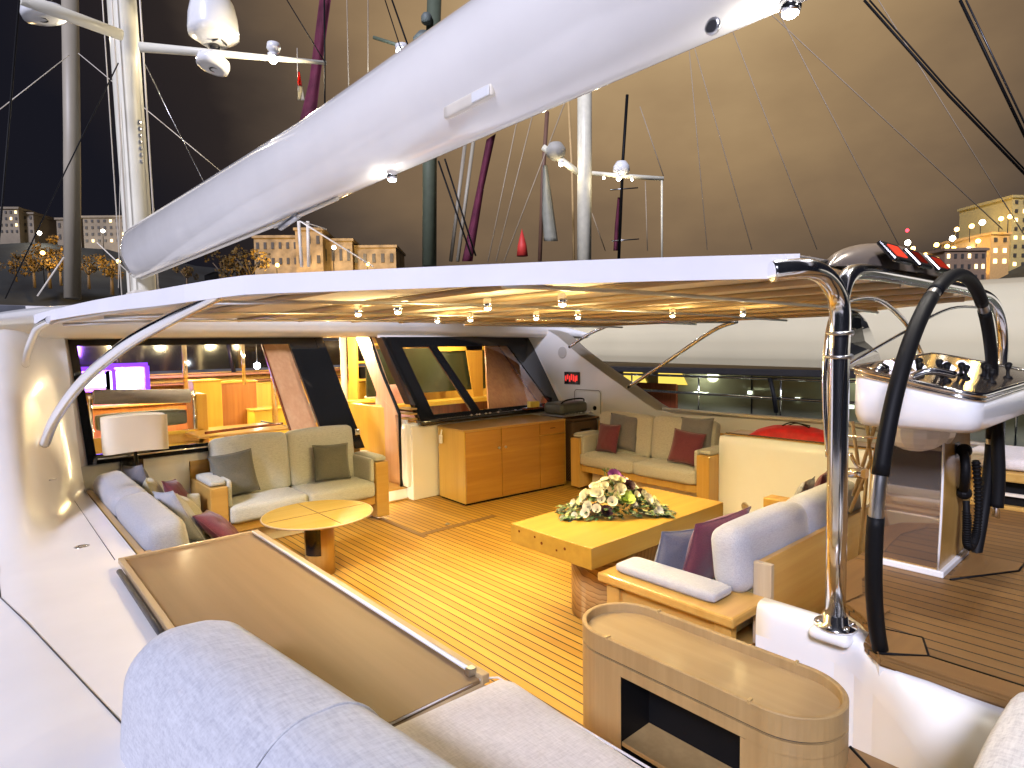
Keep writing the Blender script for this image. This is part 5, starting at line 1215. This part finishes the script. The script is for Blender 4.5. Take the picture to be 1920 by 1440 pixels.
def flg(z0f, z1f):
    b = bm_new()
    grid(b, lambda u, v: at(558+ (4+9*(z0f+(z1f-z0f)*v))*u, 134+54*(z0f+(z1f-z0f)*v), D=16.6-.08*math.sin(u*5+v*3)), 6, 6); bmesh.ops.solidify(b, geom=list(b.faces), thickness=.01); return b
obj('red_field', flg(0, .5), M_plain('flag_red', (.6, .05, .03), .7), q); obj('white_field', flg(.5, 1), M_plain('flag_white', (.7, .66, .55), .7), q)
b = bm_new(); tube(b, [at(557, 90, D=16.6), at(558, 134, D=16.6), at(560, 186, D=16.6)], .008, 5); obj('halyard', b, CREAM, q)
# rigging
def wire(pts, r, lab, mat=DKMET, D_=12, nm='rigging_wire', g='rigging wires'):
    P3 = [at(p[0], p[1], D=(p[2] if len(p) > 2 else D_)) for p in pts]
    b = bm_new(); tube(b, P3, r, 6); return tag(obj(nm, b, mat), lab, 'rigging', g)
wire([(36, 0), (0, 430), (-30, 700)], .022, 'thick black stay running down the far left edge', BLACKM, 12)
wire([(222, 118), (122, 322), (10, 560)], .014, 'dark diagonal wire from the mast down past the left grey mast', BLACKM, 14)
wire([(130, 103, 22), (0, 205, 20)], .014, 'pale wire from the left grey mast to the left edge', CREAM)
wire([(147, 100, 22), (427, 332, 20)], .014, 'long pale wire sloping from the grey mast down to the boom', CREAM)
wire([(272, 120), (318, 215), (392, 360)], .010, 'thin faint wire from the spreader root to the boom', STEEL, 17)
wire([(538, 0), (610, 118)], .016, 'black stay meeting the right spreader tip from the top', BLACKM, 16)
wire([(608, 0), (609, 118), (609, 232)], .022, 'black vertical shroud through the right spreader tip', BLACKM, 16)
wire([(722, 0), (764, 130)], .008, 'thinner of the two black lines reaching the boom top by the white glare', BLACKM, 8)
wire([(735, 0), (777, 120)], .012, 'thicker of the two black lines reaching the boom top by the white glare', BLACKM, 8)
wire([(822, 302), (884, 480)], .014, 'left black line coming down below the boom', BLACKM, 9)
wire([(834, 298), (892, 480)], .014, 'right black line coming down below the boom', BLACKM, 9)
wire([(1620, 0), (1780, 180), (1925, 330)], .012, 'double black stay crossing the upper right sky, upper strand', BLACKM, 6)
wire([(1630, 0), (1775, 165), (1925, 322)], .008, 'double black stay crossing the upper right sky, lower strand', BLACKM, 6)
wire([(1800, 0), (1925, 262)], .014, 'black stay in the top right corner, left strand', BLACKM, 6)
wire([(1811, 0), (1925, 240)], .009, 'black stay in the top right corner, right strand', DKMET, 6)
wire([(230, 0), (222, 540)], .010, 'pale halyard left of the cream mast', CREAM, 17)
wire([(612, 430), (562, 414), (700, 500)], .012, 'pale line sagging from the boom fitting to the awning', CREAM, 8)
wire([(182, 455), (240, 510)], .012, 'short pale line by the mast foot', CREAM, 14)
wire([(120, 482), (70, 555)], .010, 'short white line rising from the cabin roof at left', CREAM, 9)
faint = M_plain('faint_wire', (.36, .28, .19), .6)
for k, (x0_, y0_, x1_, y1_) in enumerate(((1300, 180, 1326, 468), (1345, 240, 1410, 468), (1440, 230, 1532, 468), (1520, 140, 1690, 468), (1600, 170, 1880, 430), (1740, 150, 1920, 440))):
    x0_ -= (x1_-x0_)*(y0_+30)/(y1_-y0_); y0_ = -30
    wire([(x0_, y0_), (x1_, y1_)], .020, ['first', 'second', 'third', 'fourth', 'fifth', 'sixth'][k]+' faint brown shroud from the left in the right hand sky', faint, 25)
# vang rods
q = thing('vang', 'two pale rods standing on the roof under the boom fitting', 'rod', tuple(at(570, 495, X=3.6)))
for px0, px1 in ((560, 566), (577, 579)):
    b = bm_new(); tube(b, [at(px0, 415, X=3.6), at(px1, 500, X=3.6)], .025, 8); obj('rod', b, CREAM, q)
# gooseneck
q = thing('gooseneck', 'white fitting with blocks where the boom meets the deck', 'mast fitting', (3.5, 19.2, 2.8))
b = bm_new(); box(b, (3.25, 18.9, 2.7), (3.95, 19.9, 3.75), .05); obj('housing', b, CREAM, q)
b = bm_new()
for k in range(6): lathe(b, [(.07, 0), (.07, .12)], (3.2+.14*k, 18.8, 3.2), 8)
obj('block', b, DKMET, q)
b = bm_new(); prism(b, [(4.1, 15.5, 2.7), (4.35, 15.5, 2.7), (4.2, 15.0, 3.9), (4.0, 15.0, 3.8)], (.1, 0, 0)); tag(obj('roof_hatch', b, BLACKM), 'dark fitting silhouetted on the roof under the boom', 'fitting')
b = bm_new(); box(b, (-2, 13, 2.6), (9, 24, 2.78), .05); struct('coach_roof', b, GELW)

# ================================================================== HARBOUR BACKGROUND
def bgmast(label, pts, r, mat, D_, spreaders=(), extra=None):
    t = thing('background_mast', label, 'mast', tuple(at(pts[-1][0], pts[-1][1], D=D_)), group='masts of other boats')
    b = bm_new(); tube(b, [at(x, y, D=D_) for x, y in pts], r, 12); obj('mast_tube', b, mat, t)
    for s_ in spreaders:
        b = bm_new(); tube(b, [at(x, y, D=D_) for x, y in s_[1]], s_[0], 8); obj('spreader', b, s_[2] if len(s_) > 2 else mat, t)
    return t
GREYM = M_plain('grey_mast', (.34, .30, .23), .5, var=.05, vs=.6); GRNM = M_plain('green_grey_mast', (.1, .12, .08), .5)
SHINE = M_plain('cream_mast2', (.74, .7, .55), .4)
bgmast('plain grey beige mast at the left, behind the white deck side', [(131, -20), (135, 250), (136, 560)], .31, GREYM, 26)
bgmast('dark green grey mast in the middle, half hidden by the boom', [(815, -20), (806, 250), (805, 500)], .40, GRNM, 34, ((.10, [(700, 70), (812, 105)]),))
t = bgmast('bright cream mast with spreaders right of centre', [(1096, 60), (1096, 300), (1095, 500)], .36, SHINE, 30, ((.16, [(1018, 276), (1052, 300), (1090, 328)]), (.11, [(1100, 324), (1170, 330), (1244, 335)])))
p = at(1165, 318, D=30); q = thing('radome', 'small pale dome on the right spreader of the cream mast', 'radome', tuple(p), group='radomes'); b = bm_new(); lathe(b, [(.22, -.28), (.42, -.1), (.4, .15), (.25, .38), (0, .45)], tuple(p), 16); obj('dome', b, GELW, q)
p = at(1042, 288, D=30); q = thing('radome', 'grey blurred dome on the left spreader of the cream mast', 'radome', tuple(p), group='radomes'); b = bm_new(); lathe(b, [(.2, -.3), (.45, -.1), (.5, .2), (.3, .5), (0, .55)], tuple(p), 16); obj('dome', b, M_plain('dome_grey', (.4, .38, .33), .6), q)
p = at(795, 80, D=33.5); q = thing('radome', 'dark dome on the green grey mast beside the white glare', 'radome', tuple(p), group='radomes'); b = bm_new(); lathe(b, [(.2, -.35), (.55, -.15), (.6, .2), (.3, .55), (0, .6)], tuple(p), 16); obj('dome', b, M_plain('dome_dark', (.12, .14, .13), .6), q)
p = at(800, 38, D=33.5); q = thing('radome', 'upper dark dome on the green grey mast', 'radome', tuple(p), group='radomes'); b = bm_new(); lathe(b, [(.2, -.2), (.3, -.1), (.3, .2), (.2, .35), (0, .4)], tuple(p), 12); obj('dome', b, bpy.data.materials['dome_dark'], q)
mlamp(755, 101, 32, .30, 'glaring blue white floodlight above the boom', LAMPW, 500, (.8, .9, 1), 'floodlight')
mlamp(784, 120, 32, .10, 'small greenish white lamp right of the blue white floodlight', LAMPW, 0, SOFTW, 'masthead_lamp')
for x, y, lab in ((1052, 308, 'lamp on the left spreader of the cream mast'), (1160, 335, 'lamp below the small pale dome on the cream mast'), (1132, 334, 'tiny lamp close to the cream mast on its right spreader'), (1185, 337, 'tiny lamp farther out on the right spreader of the cream mast')):
    mlamp(x, y, 29.5, .11 if 'tiny' not in lab else .06, lab, LAMP, 40 if 'tiny' not in lab else 0)
bgmast('thin black mast with short crosstrees in the right hand sky', [(1176, 178), (1168, 300), (1160, 490)], .09, BLACKM, 36, ((.04, [(1144, 356), (1196, 352)], STEEL), (.04, [(1146, 452), (1198, 448)], STEEL)))
bgmast('dark thin mast directly left of the hanging white sail', [(1026, 210), (1018, 330), (1012, 490)], .13, M_plain('rust_mast', (.16, .08, .05), .6), 38)
bgmast('thin orange lit mast left of the cream mast', [(1066, 190), (1073, 330), (1076, 490)], .07, M_plain('orange_mast', (.5, .33, .14), .6), 34)
bgmast('thin pale mast at the far end of the right spreader', [(1241, 336), (1241, 490)], .05, SHINE, 30)
bgmast('left one of two blurred beige poles below the boom', [(872, 270), (845, 490)], .11, GREYM, 36)
bgmast('right one of two blurred beige poles below the boom', [(888, 262), (858, 490)], .11, GREYM, 36)
def sail(label, pts, mat, D_, lettering=False):
    """furled banner sail: outline in view, real thickness"""
    b = bm_new(); n_ = len(pts)//2; L_ = pts[:n_]; R_ = pts[n_:][::-1]
    def f(u, v):
        q = v*(n_-1); i = min(int(q), n_-2); g_ = q-i
        x0_ = L_[i][0]*(1-g_)+L_[i+1][0]*g_; y0_ = L_[i][1]*(1-g_)+L_[i+1][1]*g_; x1_ = R_[i][0]*(1-g_)+R_[i+1][0]*g_; y1_ = R_[i][1]*(1-g_)+R_[i+1][1]*g_
        return at(x0_+(x1_-x0_)*u, y0_+(y1_-y0_)*u, D=D_-.3*math.sin(u*PI))
    grid(b, f, 8, 16); bmesh.ops.solidify(b, geom=list(b.faces), thickness=.12)
    return tag(obj('furled_sail', b, mat), label, 'sail', 'furled sails')
MAG = M_plain('magenta_cloth', (.26, .05, .10), .8, var=.2, vs=.8); MAG2 = M_plain('magenta_cloth2', (.30, .06, .13), .8, var=.3, vs=.6)
sail('magenta furled sail rising from the boom to the top edge', [(600, -10), (580, 150), (556, 250), (592, 225), (600, 150), (622, -10)], MAG, 45)
sail('magenta furled sail slanting below the boom', [(912, 262), (895, 350), (866, 490), (886, 490), (908, 350), (930, 250)], MAG, 45)
sail('thin dark magenta sail behind the black mast', [(1158, 370), (1153, 420), (1150, 470), (1158, 470), (1162, 420), (1163, 370)], MAG, 50)
sail('white furled sail hanging left of the cream mast', [(1018, 310), (1016, 400), (1020, 452), (1046, 452), (1036, 380), (1026, 310)], M_plain('white_cloth', (.5, .5, .42), .8), 31)
b = bm_new(); p = at(979, 460, D=40); lathe(b, [(.38, -.7), (.30, 0), (0, 1.1)], tuple(p), 14); tag(obj('cone_marker', b, M_plain('cone_red', (.6, .04, .03), .6)), 'red cone shape just above the awning right of centre', 'marker')
for k, (x0_, y0_, x1_, y1_) in enumerate(((975, 200, 915, 490), (1005, 190, 930, 490), (1060, 190, 945, 490), (1200, 200, 1244, 330), (1210, 340, 1214, 470), (690, -20, 690, 215), (650, -20, 655, 235), (900, -20, 905, 75), (1110, 400, 1135, 470))):
    wire([(x0_, y0_), (x1_, y1_)], .032, 'thin pale rigging line, ' + ['long slanting one left of the hanging sail', 'second slanting one left of the hanging sail', 'short slanting one left of the hanging sail', 'from the black masthead to the spreader end', 'below the pale dome', 'upright at the dark dome mast spreader', 'upright left of the black lines', 'above the boom near the top middle', 'slanting at the foot of the cream mast'][k], faint, 34)

# hills
def hill(name, f, mat, x0_, x1_, n=60, Y=None, X=None, depth=60):
    b = bm_new()
    def g_(u, v):
        q = x0_+(x1_-x0_)*u; z = f(q); k = v
        nz_ = noise.noise(Vector((q*.07, v*3, 1)))*2.2*v
        if Y: return Vector((q, Y-30+depth*v*(1), -2+(z+2)*(v**.75)+nz_))
        return Vector((X-30+depth*v, q, -2+(z+2)*(v**.75)+nz_))
    grid(b, g_, n, 14); return struct(name, b, mat)
SCRUB = M_plain('hill_scrub', (.010, .012, .012), .9, var=.6, vs=.15)
hill('hill', lambda x: 26-.05*max(0, x-60)+2*math.sin(x*.08), SCRUB, -80, 200, 80, Y=150)
hill('hill', lambda y: 26-.28*max(0, y-20)+1.5*math.sin(y*.15), SCRUB, -60, 100, 60, X=150)
b = bm_new(); box(b, (-60, 112, -2.1), (120, 118, 9), .1); struct('quay_wall', b, M_plain('quay_stone', (.16, .17, .2), .8, var=.2, vs=.3))
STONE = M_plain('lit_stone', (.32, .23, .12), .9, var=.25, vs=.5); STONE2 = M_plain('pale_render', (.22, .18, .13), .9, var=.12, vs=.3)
WINL = M_emit('lit_window', (1, .75, .35), 3.0); WIND = M_plain('dark_window', (.05, .045, .04), .4)
bn = 0
def building(label, px0, py0, px1, py1, D_, mat, rows, cols, lit=.2, roof=None):
    global bn; bn += 1; rr_ = random.Random(bn)
    a = at(px0, py1, D=D_); c = at(px1, py0, D=D_); dv = Vector((c.x-a.x, c.y-a.y, 0)); L_ = dv.length; dv.normalize(); nn = Vector((dv.y, -dv.x, 0))
    if nn.dot(Vector((a.x, a.y, 0))) > 0: nn = -nn
    t = thing('building', label, 'building', tuple(a), group='buildings on the harbour hills')
    b = bm_new(); prism(b, [(a.x, a.y, a.z-6), (c.x, c.y, a.z-6), (c.x, c.y, c.z), (a.x, a.y, c.z)], -nn*12); obj('wall', b, mat, t)
    b = bm_new(); p = Vector((a.x, a.y, c.z))+nn*.3-dv*.3; q = Vector((c.x, c.y, c.z))+nn*.3+dv*.3; prism(b, [p, q, q+Vector((0, 0, .5)), p+Vector((0, 0, .5))], -nn*12.6); obj('roof', b, roof or mat, t)
    hh = c.z-a.z
    for i in range(rows):
        for j in range(cols):
            w0 = L_*(j+.32)/cols; w1 = L_*(j+.68)/cols; z0 = a.z+hh*(i+.3)/rows; z1 = a.z+hh*(i+.72)/rows
            p = Vector((a.x, a.y, 0))+dv*w0+nn*.05; q = Vector((a.x, a.y, 0))+dv*w1+nn*.05
            b = bm_new(); prism(b, [(p.x, p.y, z0), (q.x, q.y, z0), (q.x, q.y, z1), (p.x, p.y, z1)], nn*.08); obj('window', b, WINL if rr_.random() < lit else WIND, t)
    return t
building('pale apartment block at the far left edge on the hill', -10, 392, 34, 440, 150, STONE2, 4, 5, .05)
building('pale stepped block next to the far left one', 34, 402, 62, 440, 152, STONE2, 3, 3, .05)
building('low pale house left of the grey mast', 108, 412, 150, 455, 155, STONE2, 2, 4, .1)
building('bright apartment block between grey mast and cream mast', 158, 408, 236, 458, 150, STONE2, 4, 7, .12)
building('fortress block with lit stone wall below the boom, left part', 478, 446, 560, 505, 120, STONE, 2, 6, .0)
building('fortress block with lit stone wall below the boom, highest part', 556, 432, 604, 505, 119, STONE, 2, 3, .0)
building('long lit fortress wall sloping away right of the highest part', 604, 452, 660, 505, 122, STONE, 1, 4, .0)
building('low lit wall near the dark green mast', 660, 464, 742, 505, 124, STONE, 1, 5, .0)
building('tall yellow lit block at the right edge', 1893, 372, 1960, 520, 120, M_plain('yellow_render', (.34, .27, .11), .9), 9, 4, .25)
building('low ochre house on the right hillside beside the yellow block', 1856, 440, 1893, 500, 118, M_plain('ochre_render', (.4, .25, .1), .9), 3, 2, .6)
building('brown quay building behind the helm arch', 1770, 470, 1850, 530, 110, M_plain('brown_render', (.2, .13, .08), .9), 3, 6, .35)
# trees lit by street lamps
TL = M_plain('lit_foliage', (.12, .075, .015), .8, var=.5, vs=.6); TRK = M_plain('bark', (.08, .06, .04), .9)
def tree(px, py, r, D_, seed, label):
    rr_ = random.Random(seed); p = at(px, py, D=D_); t = thing('tree', label, 'tree', tuple(p-Vector((0, 0, r*1.8))), group='trees on the left shore')
    b = bm_new(); tube(b, [p-Vector((0, 0, r*1.8)), p-Vector((0, 0, r*.9)), p], [r*.12, r*.09, r*.03], 6)
    for k in range(5):
        a = k*1.3; tube(b, [p-Vector((0, 0, r*.7)), p+Vector((math.cos(a)*r*.6, math.sin(a)*r*.6, r*.1))], [r*.05, r*.02], 5)
    obj('trunk', b, TRK, t)
    b = bm_new(); cl = [(Vector((rr_.gauss(0, .5), rr_.gauss(0, .5), rr_.gauss(0, .32)))*r, rr_.uniform(.25, .5)*r) for _ in range(9)]
    for k in range(420):
        c_, q = rr_.choice(cl); v = Vector((rr_.gauss(0, 1), rr_.gauss(0, 1), rr_.gauss(0, 1))).normalized()*q*rr_.uniform(.5, 1); o = p+c_+v; s_ = r*.075
        d1 = Vector((rr_.gauss(0, 1), rr_.gauss(0, 1), rr_.gauss(0, 1))).normalized()*s_; d2 = d1.cross(Vector((rr_.gauss(0, 1), rr_.gauss(0, 1), rr_.gauss(0, 1)))).normalized()*s_
        b.faces.new([b.verts.new(o+d1), b.verts.new(o+d2), b.verts.new(o-d1), b.verts.new(o-d2)])
    obj('crown', b, TL, t, recalc=False)
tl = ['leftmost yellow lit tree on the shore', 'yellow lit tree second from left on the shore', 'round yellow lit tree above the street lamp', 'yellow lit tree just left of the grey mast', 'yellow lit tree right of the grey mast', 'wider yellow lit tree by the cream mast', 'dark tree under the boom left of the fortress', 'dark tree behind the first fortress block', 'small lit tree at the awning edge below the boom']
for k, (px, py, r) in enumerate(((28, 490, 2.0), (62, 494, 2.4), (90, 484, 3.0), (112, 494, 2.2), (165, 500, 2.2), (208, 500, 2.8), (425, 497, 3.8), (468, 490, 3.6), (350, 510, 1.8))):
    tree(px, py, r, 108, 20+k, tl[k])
def streetlamp(px, py, D_, label, e=1500, col=(1, .6, .15), r=.35, h=6, mat=None):
    p = at(px, py, D=D_); t = thing('street_lamp', label, 'street lamp', (p.x, p.y, p.z-h), group='street lamps ashore')
    b = bm_new(); tube(b, [(p.x, p.y+.3, p.z-h), (p.x, p.y+.3, p.z+.2), tuple(p+Vector((0, 0, .2)))], .08, 6); obj('post', b, DKMET, t)
    b = bm_new(); ball(b, p, r, 8); obj('lamp_head', b, mat or STL, t)
    if e: lightobj('POINT', p+Vector((-.2, -1.5, -.3)), e, col, t, .5)
STL = M_emit('sodium_lamp', (1, .55, .12), 14); STW = M_emit('white_street_lamp', (1, .92, .75), 14)
streetlamp(80, 474, 104, 'orange street lamp among the trees, left shore', 4500)
streetlamp(222, 490, 104, 'orange street lamp left of the cream mast foot', 4500)
streetlamp(74, 437, 140, 'white lamp in front of the pale blocks at left', 1800, (1, .9, .7), .45, mat=STW)
streetlamp(193, 433, 140, 'white lamp on the bright block between the masts', 2600, (1, .8, .5), .4, mat=STW)
streetlamp(626, 464, 112, 'white lamp on the fortress below the boom', 3600, (1, .7, .3), .4, mat=STW)
streetlamp(520, 497, 108, 'orange lamp at the foot of the fortress', 5000)
streetlamp(690, 495, 110, 'orange lamp at the fortress wall foot near the green mast', 4000)
rl = [(1702, 455), (1712, 466), (1756, 459), (1786, 447), (1788, 466), (1822, 424), (1842, 417), (1877, 410), (1894, 406), (1816, 468), (1794, 430), (1736, 478), (1850, 474), (1776, 462), (1834, 452), (1915, 425), (1765, 505), (1800, 498), (1872, 492), (1842, 508)]
for k, (x, y) in enumerate(rl):
    streetlamp(x, y, 122-(k % 3)*4, 'yellow lamp on the right hillside, ' + ('brighter one' if k % 4 == 0 else 'small one') + ' among many', 1800 if k % 4 == 0 else 0, (1, .7, .2), .42 if k % 3 else .55, 3, mat=STL if k % 3 else STW)
red = thing('beacon', 'tiny red light above the right hillside lamps', 'lamp', tuple(at(1701, 432, D=125)))
b = bm_new(); ball(b, at(1701, 432, D=125), .35, 8); obj('lens', b, M_emit('red_beacon', (1, .03, .05), 6), red)

# ================================================================== NEIGHBOUR YACHT (starboard)
t = thing('neighbour_yacht', 'big pale yacht alongside with covered side, railing and lit windows', 'yacht', (13, 6, -2))
def nb(u, v):
    y = -14+34*u; pr = [(12.9, 1.55), (12.82, 1.75), (12.8, 2.2), (12.95, 2.7), (13.3, 3.05), (13.9, 3.2), (16, 3.3)]
    q = v*6; i = min(int(q), 5); f = q-i; x = pr[i][0]*(1-f)+pr[i+1][0]*f; z = pr[i][1]*(1-f)+pr[i+1][1]*f
    return Vector((x, y, z + .014*(y-5) + (z-1.55)*.05*0))
NB = M_plain('neighbour_paint', (.66, .59, .40), .35, coat=.3, var=.05, vs=.4)
b = bm_new(); grid(b, nb, 40, 18); obj('upper_side', b, NB, t)
b = bm_new(); box(b, (12.95, -14, 1.35), (16, 20, 1.5), .02); obj('deck_edge', b, DKMET, t)
b = bm_new(); box(b, (14.2, -14, -2), (14.4, 20, 1.4)); obj('lower_side', b, M_plain('neighbour_green', (.28, .28, .2), .12, .5, var=.2, vs=.7), t)
b = bm_new(); prism(b, [(13.2, 20, .35), (13.2, -14, -.1), (13.2, -14, -2), (13.2, 20, -2)], (.3, 0, 0)); obj('bulwark', b, M_plain('dark_hull', (.10, .10, .075), .3, coat=.5, var=.2, vs=.6), t)
b = bm_new(); tube(b, [(13.1, 20, .95), (13.1, -14, .72)], .035, 8); tube(b, [(13.1, 20, 1.30), (13.1, -14, 1.25)], .03, 8)
for k in range(16): tube(b, [(13.1, -12+2.0*k, .1), (13.1, -12+2.0*k, 1.32)], .022, 6)
obj('railing', b, CHROME, t)
b = bm_new(); box(b, (14.1, 9.3, .15), (14.19, 12.8, 1.0)); 
obj('side_door', b, MAHOG, t)
YW = M_emit('yellow_cabin_window', (1, .72, .12), .9)
for y0_, y1_ in ((9.0, 9.9), (10.3, 11.1)):
    b = bm_new(); a = .98; prism(b, [(14.15, y0_, a), (14.15, y1_, a), (14.15, y1_, 1.34), (14.15, y0_+.2, 1.34)], (.04, 0, 0)); obj('window', b, YW, t)
b = bm_new()
for k in range(9):
    y = -2+1.15*k; box(b, (14.15, y, .62+.3*((k*7) % 3)/3), (14.19, y+.10, .70+.3*((k*7) % 3)/3))
obj('cabin_lamp', b, M_emit('greenish_lamp', (.9, 1, .8), 2.2), t)
b = bm_new()
for y in (1.2, 3.4, 5.0, 7.2): box(b, (14.18, y, -.4), (14.2, y+.03, 1.35))
obj('panel_seam', b, BLACKM, t)
b = bm_new(); tube(b, [(13.0, 6.2, 1.3), (13.0, 6.1, .9), (13.0, 6.05, .55)], .05, 8); tube(b, [(13.0, 6.05, .55), (13.0, 6.0, .1)], .015, 6); obj('fender_line', b, BLACKM, t)
for (x, y, z, e) in ((13.8, 4.5, 1.2, 26), (13.8, 8.5, 1.2, 22), (13.8, 0, 1.2, 22), (11.3, 6, 3.9, 0)):
    if e: lightobj('POINT', (x, y, z), e, (.95, 1, .75), t, .15)

sc.view_settings.view_transform = 'Standard'; sc.view_settings.look = 'None'; sc.view_settings.exposure = 0.4
sc.render.engine = 'CYCLES'
